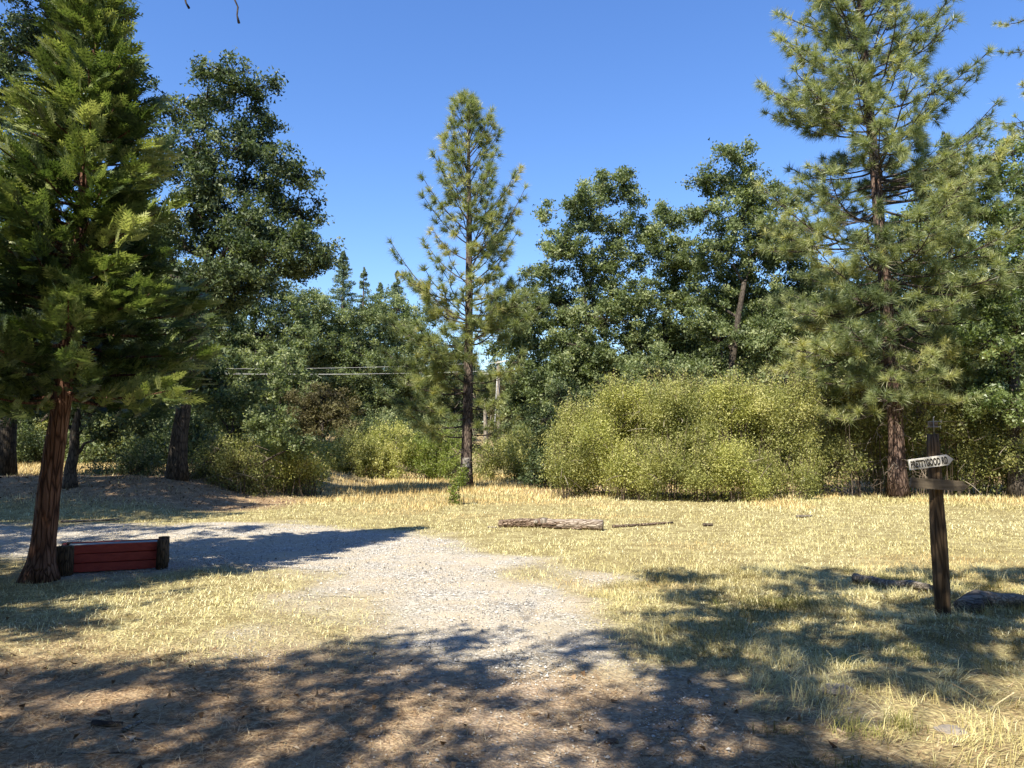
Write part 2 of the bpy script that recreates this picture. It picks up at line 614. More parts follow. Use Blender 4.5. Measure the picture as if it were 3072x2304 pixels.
def crown_into(mb, tw, lobes, k, clump, m, L, Wd, up=0.3, droop=0.0, shell=(0.45, 1.05), twig=True, squash=0.85, upright=0.0):
    """scatter leaf clumps through the lobes' volume; tw collects the twigs"""
    L, Wd = L * LEAF, Wd * LEAF
    for c, r in [q[:2] for q in lobes]:
        N_ = 1.25 * k * math.pi * r * r / (0.5 * L * Wd)          # leaves needed to cover the lobe k times
        n = max(6, int((4.2 if not upright else 3.2) * (r / clump) ** 2 * (0.85 + 0.3 * rng.random())))
        m = N_ / n
        u = unit(n)
        rad = r * rng.uniform(*shell, n)
        cc = c + u * rad[:, None] * np.array([1, 1, squash])
        if upright:
            cc[:, 2] += upright * r * rng.random(n)
        ct = 0.5 + 0.24 * rng.normal(size=n)
        mm = np.maximum(4, (m * rng.uniform(0.45, 1.55, n)).astype(int))
        idx = np.repeat(np.arange(n), mm)
        off = rng.normal(size=(len(idx), 3)) * clump * (np.array([0.36, 0.36, 0.27]) if not upright else np.array([0.62, 0.62, 0.5]))
        if upright:
            off *= np.array([0.95, 0.95, 1.15])
        P = cc[idx] + off
        P[:, 2] = np.maximum(P[:, 2], 0.05)
        tone = np.clip(ct[idx] + 0.16 * rng.normal(size=len(idx)), 0, 1)
        Lr = L * rng.uniform(0.65, 1.3, len(idx))
        leaf_quads(mb, P, Lr, Lr * (Wd / L), tone, up, droop, np.array([0, 0, 0.5]) if upright else None)
        if twig and tw is not None:
            for q in range(0, n, 2):
                mid = (c + cc[q]) / 2 + rng.normal(size=3) * r * 0.08
                tw.tube(bez(c, mid, cc[q], 4), np.linspace(max(0.012, r * 0.02), 0.006, 4), 3, cap=False, tone=rng.random())


def broadleaf(name, label, cat, base, lobes, tr, leaf, bark, k=2.2, clump=0.34, m=26, L=0.10, Wd=0.06, up=0.3, group=None, trunk_top=None, lean=0.0, droop=0.0, shell=(0.30, 1.05), limbk=1.0):
    """trunk > limbs to each mass of leaves > one crown of leaves"""
    bx, by = base
    bz = Hf(bx, by)
    root = thing(name, label, cat, (bx, by, bz), group)
    mains = [q[:2] for q in lobes if len(q) == 2]
    cen = np.mean([c for c, r in mains], axis=0)
    top = max(c[2] for c, r in mains)
    tz = trunk_top if trunk_top else bz + (top - bz) * 0.6
    p0 = np.array([bx, by, bz - 0.1])
    p2 = np.array([bx + (cen[0] - bx) * 0.65, by + (cen[1] - by) * 0.6, tz])
    p1 = np.array([bx + lean, by, bz + (tz - bz) * 0.5])
    pts = bez(p0, p1, p2, 12) + np.concatenate([np.zeros((1, 3)), rng.normal(size=(10, 3)) * tr * 0.12, np.zeros((1, 3))]) * [1, 1, 0]
    rad = np.linspace(tr, tr * 0.4, 12)
    rad[0] *= 1.35
    rad[1] *= 1.08
    part('trunk', MB().tube(pts, rad, 12, rough=0.12), bark, root, True)
    leaf_mb = MB()
    mains.sort(key=lambda q: np.linalg.norm(q[0] - pts[np.argmin(np.linalg.norm(pts - q[0], axis=1))]))
    held = []
    for c, r in mains:
        lim = MB()
        for q in lobes:
            if len(q) == 3 and q[2] is c:
                lim.tube(bez(c, (c + q[0]) / 2 + rng.normal(size=3) * q[1] * 0.2, q[0], 4), np.linspace(0.02 + 0.012 * r, 0.008, 4), 4, cap=False)
                crown_into(leaf_mb, lim, [q[:2]], k, clump, m, L, Wd, up, droop, shell)
        zt = np.clip(c[2] - 0.45 * np.hypot(c[0] - bx, c[1] - by) - 0.4, bz + (tz - bz) * 0.28, tz - 0.02)
        i = np.argmin(abs(pts[:, 2] - zt))
        a, ra = pts[i], min(rad[i] * 0.6, (0.03 + 0.05 * r) * limbk)
        dist = np.linalg.norm(c - a)
        near = [(np.linalg.norm(c - h[0]) * 1.1 + 0.5 * r, h) for h in held if h[0][2] < c[2] + 0.3 * r]
        if near:
            dn, h = min(near, key=lambda q: q[0])
            if dn < dist:
                a, ra = h[0], max(0.018, h[1] * 0.62)
                dist = np.linalg.norm(c - a)
        mid = a * 0.45 + np.asarray(c) * 0.55 + np.array([0, 0, 0.12 * dist]) * rng.uniform(-1.0, 1.0) + rng.normal(size=3) * 0.13 * dist
        lp_ = bez(a, mid, c, 8)
        lp_[1:-1] += rng.normal(size=(6, 3)) * 0.025 * dist
        lim.tube(lp_, np.linspace(ra, max(0.014, ra * 0.45), 8), 7, cap=False, rough=0.1)
        held.append((np.asarray(c), max(0.014, ra * 0.6)))
        crown_into(leaf_mb, lim, [(c, r)], k, clump, m, L, Wd, up, droop, shell)
        part('limb', lim, bark, root, True)
    part('crown', leaf_mb, leaf, root)
    return root


def bush(name, label, base, lobes, leaf, k=2.2, clump=0.22, m=26, L=0.065, Wd=0.036, group=None, stems=22, cat='bush', upright=0.2, bare=0.0, twigmat=None, shell=(0.3, 1.05), shoots=0):
    bx, by = base
    bz = Hf(bx, by)
    root = thing(name, label, cat, (bx, by, bz), group)
    lm, st = MB(), MB()
    crown_into(lm, st, lobes, k, clump, m, L, Wd, 0.2, 0, shell, True, 0.9, upright)
    for s in range(shoots):
        c, r = lobes[rng.integers(len(lobes))][:2]
        u = unit(1)[0]
        u[2] = abs(u[2])
        p0 = c + u * r * rng.uniform(0.7, 1.05)
        p1 = p0 + (u * 0.5 + np.array([rng.normal() * 0.25, rng.normal() * 0.25, 1.0])) * rng.uniform(0.25, 0.62)
        st.tube([p0, (p0 + p1) / 2, p1], [0.006, 0.005, 0.003], 3, cap=False, tone=0.3)
        nl = 22
        tt = rng.random(nl)[:, None]
        leaf_quads(lm, p0 + (p1 - p0) * tt + rng.normal(size=(nl, 3)) * 0.045, L * 1.1 * rng.uniform(0.7, 1.2, nl), Wd * 1.0, np.clip(0.6 + 0.2 * rng.normal(size=nl), 0, 1), 0.2)
    for s in range(stems):
        c, r = lobes[rng.integers(len(lobes))][:2]
        sx, sy = c[0] + rng.normal() * r * 0.35, c[1] + rng.normal() * r * 0.35
        p0 = np.array([sx, sy, Hf(sx, sy) - 0.03])
        tip = c + unit(1)[0] * r * rng.uniform(0.3, 1.08)
        tip[2] = max(tip[2], p0[2] + 0.3)
        st.tube(bez(p0, np.array([sx * 0.7 + tip[0] * 0.3, sy * 0.7 + tip[1] * 0.3, tip[2] * 0.7]) + rng.normal(size=3) * 0.08, tip, 6), np.linspace(0.012, 0.004, 6), 4, cap=False, tone=rng.random() * 0.6)
    if bare:
        for s in range(int(bare)):
            c, r = lobes[rng.integers(len(lobes))][:2]
            p0 = c + unit(1)[0] * r * rng.uniform(0.75, 1.1)
            p0[2] = abs(p0[2])
            dd = unit(1)[0] * np.array([1, 0.6, 0.8]) + np.array([0, -0.25, 0])
            st.tube(bez(p0, p0 + dd * 0.3 + rng.normal(size=3) * 0.06, p0 + dd * rng.uniform(0.4, 0.9) + np.array([0, 0, -0.15]), 5), np.linspace(0.010, 0.005, 5), 3, cap=False, tone=rng.uniform(0.3, 1))
    part('stems', st, twigmat or DEADT, root)
    part('foliage', lm, leaf, root)
    return root


def tufts(mb, P, D, tone, n=42, L=0.22, w=0.012, spread=0.78):
    """a brush of long needles at each shoot tip"""
    T = len(P)
    if T == 0:
        return
    idx = np.repeat(np.arange(T), n)
    d = nrm(nrm(D[idx]) * 0.7 + unit(len(idx)) * spread)
    d[:, 2] -= 0.08
    base = P[idx] - nrm(D[idx]) * L * 0.5 * rng.random((len(idx), 1))
    b = nrm(np.cross(d, unit(len(idx)))) * w * 0.5
    Lr = (L * rng.uniform(0.75, 1.15, len(idx)))[:, None]
    tip = base + d * Lr
    v = np.stack([base - b, base + b, tip], 1)
    mb.add(v, np.arange(len(idx) * 3).reshape(-1, 3), np.clip(tone[idx] + 0.1 * rng.normal(size=len(idx)), 0, 1))


def pine(name, label, path, tr, prof, mat, barkm, nb=70, needle=0.22, w=0.012, n=40, group=None, zlow=0.2, dead_low=0, rise=(0.75, -0.25), extra=(), dens=1.0, per=4, top_r=0.03, gap=None):
    """path: trunk points; prof: [(z, crown half width)]"""
    path = np.asarray(path, float)
    base = path[0].copy()
    root = thing(name, label, 'pine tree', base, group)
    z0, z1 = path[0, 2], path[-1, 2]
    kk = 26
    zz = np.linspace(z0 - 0.1, z1, kk)
    pts = np.stack([np.interp(zz, path[:, 2], path[:, 0]), np.interp(zz, path[:, 2], path[:, 1]), zz], -1)
    t = (zz - zz[0]) / (zz[-1] - zz[0])
    rad = tr * (1 - t) ** 0.85 + top_r * t
    rad[0] *= 1.45
    rad[1] *= 1.15
    part('trunk', MB().tube(pts, rad, 16, rough=0.13), barkm, root, True)
    P, D, T = [], [], []
    prof = sorted(prof)
    pz, pr = [p[0] for p in prof], [p[1] for p in prof]
    zs = []
    z = pz[0]
    whorl = (pz[-1] - pz[0]) / (nb / per)
    while z < z1 - 0.15:
        for q in range(per):
            zs.append((z + rng.normal() * whorl * 0.25, rng.random() * 6.28 + q * 6.28 / per))
        z += whorl * rng.uniform(0.7, 1.3) * (1.15 - 0.6 * (z - pz[0]) / (z1 - pz[0]))
    br = [(z_, az, max(0.25, np.interp(z_, pz, pr) * rng.uniform(0.6, 1.08)), None) for z_, az in zs] + [tuple(e) for e in extra]
    for z_, az, ln, up in br:
        if gap and gap[0] < z_ < gap[1] and abs((az + math.pi) % (2 * math.pi) - math.pi) < gap[2]:
            continue
        z_ = min(max(z_, z0 + 0.5), z1 - 0.05)
        h = (z_ - pz[0]) / (z1 - pz[0] + 1e-6)
        a = np.array([np.interp(z_, pts[:, 2], pts[:, 0]), np.interp(z_, pts[:, 2], pts[:, 1]), z_])
        e = (rise[1] + (rise[0] - rise[1]) * np.clip(h, 0, 1) + rng.normal() * 0.15) if up is None else up
        hd = np.array([math.cos(az), math.sin(az), 0])
        side = np.array([-hd[1], hd[0], 0])
        tt = np.linspace(0, 1, 8)
        curve = 0.30 + 0.25 * (1 - h)
        sag = (e - curve * 0.6) * tt + curve * tt ** 2.2
        wob = np.cumsum(rng.normal(size=8)) * 0.02 * ln
        bp = a + hd * ln * tt[:, None] * (1 - 0.12 * max(e, 0)) + np.array([0, 0, 1]) * (sag * ln)[:, None] + side * wob[:, None]
        r0 = min(0.35 * np.interp(z_, zz, rad), 0.012 + 0.009 * ln)
        mb = MB().tube(bp, np.linspace(r0, 0.010, 8), 5, cap=False, rough=0.1)
        ns = max(2, int(ln * 3.6 * dens))
        ends = [(bp[-1], bp[-1] - bp[-2])]
        for s in range(ns):
            ts = 0.25 + 0.72 * (s + rng.random()) / ns
            q = np.array([np.interp(ts, tt, bp[:, c]) for c in range(3)])
            sl = max(0.22, ln * 0.33 * (1.15 - ts)) * rng.uniform(0.7, 1.2)
            sdv = nrm(hd * 0.7 + side * (1 if s % 2 else -1) * rng.uniform(0.4, 1.1) + np.array([0, 0, rng.uniform(-0.15, 0.55)]))
            tip = q + sdv * sl + np.array([0, 0, 0.10 * sl])
            midp = q + sdv * sl * 0.5 - np.array([0, 0, 0.04 * sl])
            mb.tube(bez(q, midp, tip, 4), np.linspace(r0 * 0.35 + 0.004, 0.006, 4), 3, cap=False)
            ends.append((tip, tip - midp + np.array([0, 0, 0.35 * sl])))
            if sl > 0.5:
                for u_ in range(2):
                    k2 = nrm(sdv + unit(1)[0] * 0.7 + np.array([0, 0, 0.2]))
                    p2 = q + sdv * sl * rng.uniform(0.45, 0.85)
                    t2 = p2 + k2 * sl * 0.35
                    mb.tube([p2, (p2 + t2) / 2, t2], [0.007, 0.006, 0.005], 3, cap=False)
                    ends.append((t2, k2))
        bt = np.clip(0.5 + 0.18 * rng.normal() - 0.05 * h, 0, 1)
        for p_, d_ in ends:
            P.append(p_)
            D.append(d_)
            T.append(np.clip(bt + 0.15 * rng.normal(), 0, 1))
        part('branch', mb, BRANCHP, root)
    # leader
    for q in range(5):
        P.append(pts[-1] - np.array([0, 0, 0.16 * q]))
        D.append(np.array([rng.normal() * 0.4, rng.normal() * 0.4, 1.0]))
        T.append(0.5)
    if dead_low:
        dm = MB()
        for q in range(dead_low):
            z_ = rng.uniform(z0 + 0.8, pz[0] + 1.5)
            a = np.array([np.interp(z_, pts[:, 2], pts[:, 0]), np.interp(z_, pts[:, 2], pts[:, 1]), z_])
            az = rng.random() * 6.28
            hd = np.array([math.cos(az), math.sin(az), 0])
            ln = rng.uniform(0.5, 1.4)
            bp = bez(a, a + hd * ln * 0.6 + rng.normal(size=3) * 0.15, a + hd * ln + np.array([0, 0, -rng.uniform(0.1, 0.9)]), 7) + rng.normal(size=(7, 3)) * 0.03
            dm.tube(bp, np.linspace(0.014, 0.005, 7), 4, cap=False, tone=rng.uniform(0.1, 0.8))
            for u_ in range(3):
                p_ = bp[rng.integers(3, 7)]
                dm.tube(bez(p_, p_ + unit(1)[0] * 0.2, p_ + unit(1)[0] * 0.35 + np.array([0, 0, -0.15]), 4), np.linspace(0.01, 0.005, 4), 3, cap=False, tone=rng.uniform(0.4, 1))
        part('dead_branches', dm, DEADT, root)
    nm = MB()
    tufts(nm, np.array(P), np.array(D), np.array(T), n, needle, w)
    part('crown', nm, mat, root)
    return root


def conifer(name, label, base, h, rw, leaf, group=None, n=9000, L=0.28, seedt=0.1):
    bx, by = base
    bz = Hf(bx, by)
    root = thing(name, label, 'conifer tree', (bx, by, bz), group)
    part('trunk', MB().tube([(bx, by, bz - 0.1), (bx, by, bz + h * 0.5), (bx, by, bz + h)], [h * 0.016, h * 0.01, 0.03], 8), BARKP, root, True)
    mb = MB()
    nbr = int(n / 45)
    t = rng.random(nbr) ** 0.8
    az = rng.random(nbr) * 6.28
    ln = rw * (1 - t) ** 0.85 * rng.uniform(0.55, 1.1, nbr) + 0.1
    idx = np.repeat(np.arange(nbr), 45)
    u = rng.random(len(idx)) ** 0.6
    zb = bz + h * (0.12 + 0.88 * t)
    hd = np.stack([np.cos(az), np.sin(az)], -1)
    P = np.zeros((len(idx), 3))
    P[:, :2] = np.array([bx, by]) + hd[idx] * (ln[idx] * u)[:, None] + rng.normal(size=(len(idx), 2)) * (0.10 * ln[idx] * u)[:, None]
    P[:, 2] = zb[idx] + ln[idx] * (0.25 * u ** 2 - 0.30 * u) + rng.normal(size=len(idx)) * 0.08
    bt = rng.random(nbr)
    leaf_quads(mb, P, L * rng.uniform(0.6, 1.3, len(idx)), L * 0.28, np.clip(0.25 + 0.5 * bt[idx] + 0.15 * rng.normal(size=len(idx)), 0, 1), 0.3, 0.25)
    part('crown', mb, leaf, root)
    return root


def frond_template():
    v, f = [], []

    def leaflet(p, ang, l, w):
        a = np.array([math.cos(ang), math.sin(ang), 0])
        b = np.array([-a[1], a[0], 0])
        i = len(v)
        v.extend([p + a * l * 0.1 - b * w * 0.55, p + a * l * 0.1 + b * w * 0.55, p + a * l + [0, 0, 0.02]])
        f.append([i, i + 1, i + 2])

    leaflet(np.array([0.0, 0, 0]), 0, 1.0, 0.10)
    for k in range(5):
        x = 0.10 + 0.17 * k
        for s in (-1, 1):
            l = 0.56 * (1 - 0.6 * (k / 4)) * (0.85 if k == 0 else 1)
            ang = s * (0.72 - 0.06 * k)
            p = np.array([x + 0.05 * (s > 0), 0, 0])
            leaflet(p, ang, l, 0.085)
            dv = np.array([math.cos(ang), math.sin(ang), 0])
            if k < 3:
                leaflet(p + dv * l * 0.30, ang + 0.5 * s, l * 0.5, 0.07)
                leaflet(p + dv * l * 0.42, ang - 0.55 * s, l * 0.5, 0.07)
    return np.array(v), np.array(f)


FV, FF = frond_template()


def fronds(mb, P, A, Nn, S, tone):
    A = nrm(A)
    B = nrm(np.cross(Nn, A))
    Nn = np.cross(A, B)
    v = P[:, None] + S[:, None, None] * (FV[None, :, 0:1] * A[:, None] + FV[None, :, 1:2] * B[:, None] + FV[None, :, 2:3] * Nn[:, None] - 0.16 * (FV[None, :, 0:1] ** 2) * np.array([0, 0, 1.0]))
    n = len(P)
    f = FF[None] + (np.arange(n) * len(FV))[:, None, None]
    tn = np.clip(tone[:, None] + 0.10 * rng.normal(size=(n, len(FF))), 0, 1)
    mb.add(v.reshape(-1, 3), f.reshape(-1, 3), tn.ravel())


def cedar(name, label, path, tr, prof, nb, S=0.34, group=None, mat=None, per_m=32):
    path = np.asarray(path, float)
    root = thing(name, label, 'cedar tree', path[0], group)
    zz = np.linspace(path[0, 2] - 0.05, path[-1, 2], 30)
    pts = np.stack([np.interp(zz, path[:, 2], path[:, 0]), np.interp(zz, path[:, 2], path[:, 1]), zz], -1)
    t = (zz - zz[0]) / (zz[-1] - zz[0])
    rad = tr * (1 - 0.92 * t)
    rad[0] *= 1.75
    rad[1] *= 1.18
    part('trunk', MB().tube(pts, rad, 20, rough=0.16), BARKC, root, True)
    prof = sorted(prof)
    pz, pr = [p[0] for p in prof], [p[1] for p in prof]
    P, A, Nn, T, Sz = [], [], [], [], []
    for q in range(nb):
        h = (q + rng.random()) / nb
        z_ = pz[0] + (pz[-1] - pz[0]) * h
        az = q * 2.39996 + rng.normal() * 0.3
        ln = np.interp(z_, pz, pr) * rng.uniform(0.55, 1.12) * (0.78 + 0.5 * vnoise(np.array([az % 6.28 * 1.0]), np.array([z_]), 1.1)[0])
        if rng.random() < 0.12:
            continue
        a = np.array([np.interp(z_, pts[:, 2], pts[:, 0]), np.interp(z_, pts[:, 2], pts[:, 1]), z_])
        hd = np.array([math.cos(az), math.sin(az), 0])
        side = np.array([-hd[1], hd[0], 0])
        e = -0.25 + 0.75 * h
        tt = np.linspace(0, 1, 7)
        bp = a + hd * ln * tt[:, None] + np.array([0, 0, 1]) * (ln * (e * tt + 0.22 * tt ** 2))[:, None]
        mb = MB().tube(bp, np.linspace(min(0.03, 0.35 * np.interp(z_, zz, rad)), 0.006, 7), 5, cap=False)
        ns = max(5, int(ln * per_m))
        bt = 0.45 + 0.22 * rng.normal()
        for s in range(ns):
            ts = 0.22 + 0.78 * ((s + rng.random()) / ns)
            p = np.array([np.interp(ts, tt, bp[:, c]) for c in range(3)])
            sg = 1 if s % 2 else -1
            ax = hd * rng.uniform(0.5, 1.1) + side * sg * rng.uniform(0.1, 1.2) * (1.05 - 0.6 * ts) + np.array([0, 0, rng.uniform(0.0, 1.1)])
            P.append(p + side * sg * rng.uniform(0, 0.22) * (1.2 - ts) + np.array([0, 0, rng.uniform(-0.16, 0.12)]))
            A.append(ax)
            Nn.append(np.array([0, 0, 0.8]) + rng.normal(size=3) * 0.7 - hd * 0.4)
            T.append(np.clip(bt + 0.12 * rng.normal() + 0.18 * (ts - 0.5), 0, 1))
            Sz.append(S * rng.uniform(0.7, 1.25))
        P.append(bp[-1]); A.append(bp[-1] - bp[-2]); Nn.append(np.array([0.2, 0.1, 1.0])); T.append(min(1, bt + 0.2)); Sz.append(S)
        part('branch', mb, BARKC, root)
    fm = MB()
    fronds(fm, np.array(P), np.array(A), np.array(Nn), np.array(Sz), np.array(T))
    part('crown', fm, mat or CEDAR, root)
    return root


# ---------------------------------------------------------------- the tall trees round the clearing
def gxy(px, d):
    return ((px - 512) / FPX * d * 1.0, d)


def on_ground(px, d):
    x = (px - 512) / FPX * d / CP * (1.0 - 0.0)
    # correct for the pitch: solve so that the ground point projects to px
    for _ in range(3):
        z = Hf(x, d)
        depth = d * CP + (z - CAMZ) * SP
        x = (px - 512) / FPX * depth
    return (x, d)


def GP(px, d):
    x, y = on_ground(px, d)
    return np.array([x, y, Hf(x, y)])


# front left cedar, leaning a little to the right
cd = 9.45
cedar('cedar_tree', 'tall leaning cedar with reddish trunk growing beside the red planter box', [GP(40, cd), W(50, 480, cd), W(62, 400, cd), W(78, 250, cd), W(92, 100, cd), W(102, -40, cd)], 0.145,
      [(W(0, 405, cd)[2], 1.30), (W(0, 370, cd)[2], 1.78), (W(0, 300, cd)[2], 1.52), (W(0, 200, cd)[2], 1.05), (W(0, 100, cd)[2], 0.62), (W(0, 20, cd)[2], 0.32), (W(0, -40, cd)[2], 0.08)], 185, 0.33)

# oaks on the left
od = 23.0
broadleaf('oak_tree', 'large dark oak behind the cedar, its spreading limbs against the sky', 'oak tree', on_ground(177, od),
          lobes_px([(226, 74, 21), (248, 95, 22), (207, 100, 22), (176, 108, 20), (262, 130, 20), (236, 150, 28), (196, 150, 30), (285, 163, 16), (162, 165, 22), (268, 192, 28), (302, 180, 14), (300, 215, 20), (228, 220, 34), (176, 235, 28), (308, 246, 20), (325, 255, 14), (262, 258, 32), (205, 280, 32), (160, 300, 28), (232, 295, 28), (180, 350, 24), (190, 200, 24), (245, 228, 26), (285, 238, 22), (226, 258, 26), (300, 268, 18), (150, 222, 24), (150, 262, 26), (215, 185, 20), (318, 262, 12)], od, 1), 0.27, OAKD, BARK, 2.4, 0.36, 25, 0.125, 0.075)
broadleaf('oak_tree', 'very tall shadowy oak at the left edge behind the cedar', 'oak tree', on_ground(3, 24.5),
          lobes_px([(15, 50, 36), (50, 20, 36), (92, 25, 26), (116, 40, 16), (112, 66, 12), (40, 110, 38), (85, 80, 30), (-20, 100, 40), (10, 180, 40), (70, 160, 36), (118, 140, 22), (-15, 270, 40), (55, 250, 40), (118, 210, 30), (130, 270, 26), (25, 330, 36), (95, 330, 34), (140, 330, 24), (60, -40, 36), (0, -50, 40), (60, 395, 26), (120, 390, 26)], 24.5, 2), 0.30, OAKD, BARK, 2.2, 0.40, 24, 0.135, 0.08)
broadleaf('oak_tree', 'slim oak with a straight dark trunk just right of the leaning cedar', 'oak tree', on_ground(70, 21),
          lobes_px([(70, 330, 24), (100, 360, 24), (50, 370, 22), (125, 350, 22), (80, 300, 24), (145, 375, 20), (20, 380, 20), (35, 402, 18), (95, 408, 20), (140, 412, 20), (168, 396, 15), (112, 430, 14)], 21, 3), 0.17, OAKD, BARK, 1.7, 0.36, 22, 0.12, 0.07)
broadleaf('oak_tree', 'low spreading oak with pale leaves on a crooked limb beside the dark trunk', 'oak tree', on_ground(196, 24.5),
          lobes_px([(232, 402, 18), (246, 395, 15), (216, 412, 14), (262, 420, 17), (280, 432, 15), (238, 428, 15), (300, 445, 13)], 24.5, 4), 0.13, OAK, BARK, 2.2, 0.28, 24, 0.10, 0.06, trunk_top=2.2, lean=0.5)

# woods seen between the trunks on the left
for i, (px, d, L_, lab, lm) in enumerate([
    (22, 44, [(10, 420, 22), (35, 415, 22), (22, 445, 20), (50, 440, 18), (5, 455, 18)], 'sunlit green undergrowth tree between the left edge trunk and the cedar trunk', OLIVE),
    (95, 42, [(85, 425, 22), (110, 415, 24), (100, 450, 20), (130, 440, 20)], 'shaded small tree right behind the slim dark oak trunk', OAK),
    (145, 40, [(140, 400, 24), (165, 415, 22), (150, 440, 22), (170, 450, 18)], 'shaded small tree left of the big oak trunk', OAKD)]):
    broadleaf('small_tree', lab, 'small tree', on_ground(px, d), lobes_px(L_, d, 20 + i), 0.12, lm, BARK, 2.2, 0.5, 20, 0.15, 0.09, group='small trees between the left trunks')

bush('twiggy_bush', 'brown twiggy half bare bush just right of the big oak trunk', on_ground(225, 24), lobes_px([(215, 470, 24), (238, 462, 24), (255, 475, 20), (200, 485, 16), (235, 488, 18)], 24, 31, 0.5, 0), OLIVE, 1.5, 0.22, 13, 0.07, 0.035, 'bushes along the left side of the clearing', 150, bare=60)
bush('leafy_bush', 'yellow green leafy bush at the foot of the slope left of the track', on_ground(286, 26), lobes_px([(268, 452, 20), (285, 462, 22), (305, 462, 18), (276, 478, 18), (300, 480, 18), (318, 474, 12)], 26, 32, 0.6, 0), WILLOW, 1.9, 0.24, 24, 0.08, 0.035, 'bushes along the left side of the clearing', 60)
bush('leafy_bush', 'dark leafy bush in the deep shade below the big oak', on_ground(150, 25), lobes_px([(140, 470, 22), (120, 475, 18), (160, 485, 18), (100, 480, 16)], 25, 33, 0.6, 0), OAKD, 1.7, 0.26, 22, 0.09, 0.045, 'bushes along the left side of the clearing', 50, bare=20)
broadleaf('small_tree', 'small forked tree with rusty brown leaves above the bushes', 'small tree', on_ground(322, 44), lobes_px([(305, 410, 18), (325, 398, 18), (342, 410, 18), (318, 425, 16), (345, 428, 12), (300, 428, 12)], 44, 34), 0.16, BROWNL, BARK, 1.8, 0.4, 20, 0.13, 0.08)

# trees beyond the power line
D2 = 78
for i, (px, d, L_, lab, lm) in enumerate([
    (255, 76, [(235, 345, 26), (262, 335, 26), (250, 375, 28), (285, 362, 26), (240, 410, 26), (275, 405, 26), (228, 300, 24), (262, 295, 24), (292, 310, 22), (215, 335, 24), (300, 340, 20), (210, 380, 24), (270, 275, 18)], 'broad oak beyond the power line, just right of the big left oak', OAK),
    (310, 80, [(300, 300, 18), (318, 320, 24), (292, 335, 22), (325, 350, 24), (300, 370, 24), (330, 390, 24), (305, 405, 24)], 'grey green oak beyond the power line below the pale conifer', OAK),
    (362, 82, [(352, 320, 20), (375, 315, 20), (345, 345, 24), (372, 345, 24), (360, 375, 26), (345, 405, 26), (375, 405, 26), (360, 435, 22)], 'rounded oak beyond the power line with a dark arched limb', OAK),
    (412, 84, [(398, 310, 16), (412, 325, 20), (402, 350, 22), (425, 355, 20), (405, 385, 24), (428, 395, 22), (410, 425, 22)], 'oak beyond the power line just left of the middle pine', OAK),
    (455, 86, [(442, 375, 18), (462, 360, 18), (480, 380, 20), (450, 405, 22), (475, 410, 22), (460, 435, 20)], 'dim oak beyond the power line right behind the middle pine trunk', OAKD)]):
    broadleaf('oak_tree', lab, 'oak tree', on_ground(px, d), lobes_px(L_, d, 40 + i, 0.5), 0.35, lm, BARK, 1.9, 0.75, 20, 0.26, 0.16, group='oaks beyond the power line')
broadleaf('dead_tree', 'rust brown drying tree behind the utility pole', 'tree', on_ground(512, 80), lobes_px([(500, 385, 16), (520, 392, 18), (508, 410, 18), (528, 420, 16), (495, 425, 14)], 80, 47, 0.5), 0.25, BROWNL, BARK, 1.5, 0.7, 16, 0.24, 0.14)
conifer('conifer_tree', 'pale olive conifer rising beyond the left oaks', on_ground(340, 95), (W(340, 256, 95)[2] - Hf(0, 95)), 6.4, CONIF, 'far conifers', 14000, 0.40)
conifer('conifer_tree', 'small pointed dark conifer, left one of the pair against the sky', on_ground(361, 110), (W(361, 271, 110)[2] - Hf(0, 110)), 4.6, CONIF, 'far conifers', 8000, 0.42)
conifer('conifer_tree', 'dark conifer against the sky just left of the middle pine', on_ground(395, 112), (W(395, 276, 112)[2] - Hf(0, 112)), 5.6, CONIF, 'far conifers', 9000, 0.42)
conifer('conifer_tree', 'blunt conifer between the two pointed far conifers', on_ground(378, 104), (W(378, 288, 104)[2] - Hf(0, 104)), 6.5, CONIF, 'far conifers', 9000, 0.45)

# bright shrubs across the middle
for i, (px, d, L_, lab) in enumerate([
    (345, 37, [(328, 458, 18), (348, 450, 19), (366, 460, 17), (340, 472, 14), (356, 474, 13)], 'bright green shrub at the left end of the row behind the track'),
    (388, 38, [(374, 456, 18), (392, 448, 19), (410, 458, 18), (388, 472, 15)], 'bright green shrub in the middle of the row left of the pine'),
    (436, 38, [(422, 456, 18), (440, 450, 18), (453, 464, 14), (430, 472, 13)], 'bright green shrub touching the middle pine from the left'),
    (500, 37, [(488, 464, 14), (505, 458, 17), (520, 463, 16), (530, 472, 12)], 'bright green shrub just right of the middle pine')]):
    bush('willow_shrub', lab, on_ground(px, d), lobes_px(L_, d, 50 + i, 0.8, 0), (WILLOW2, WILLOW, BRIGHT, WILLOW2)[i], 2.3, 0.30, 24, 0.11, 0.05, 'bright shrubs across the clearing', 40, bare=12, shoots=60)
for i, (px, d, L_, lab) in enumerate([
    (385, 46, [(365, 435, 16), (385, 428, 18), (405, 436, 16), (375, 448, 14)], 'darker bush behind the bright shrubs, left of the middle pine'),
    (440, 48, [(425, 436, 14), (445, 430, 16), (460, 440, 14)], 'darker bush behind the bright shrubs beside the pine trunk'),
    (530, 50, [(512, 440, 15), (535, 430, 18), (548, 445, 16), (525, 455, 12)], 'darker bush right of the utility pole')]):
    bush('leafy_bush', lab, on_ground(px, d), lobes_px(L_, d, 60 + i, 0.8, 0), OAK, 1.9, 0.38, 22, 0.14, 0.08, 'darker bushes behind the bright shrubs', 20)
bush('sapling', 'young bright green sapling in the grass in front of the middle pine', on_ground(456, 21.5), [(W(460, 484, 21.5), 0.26), (W(453, 492, 21.5), 0.2), (W(464, 474, 21.5), 0.16), (W(455, 500, 21.5), 0.16)], BRIGHT, 2.4, 0.13, 20, 0.085, 0.04, None, 8, 'sapling', 0.4)

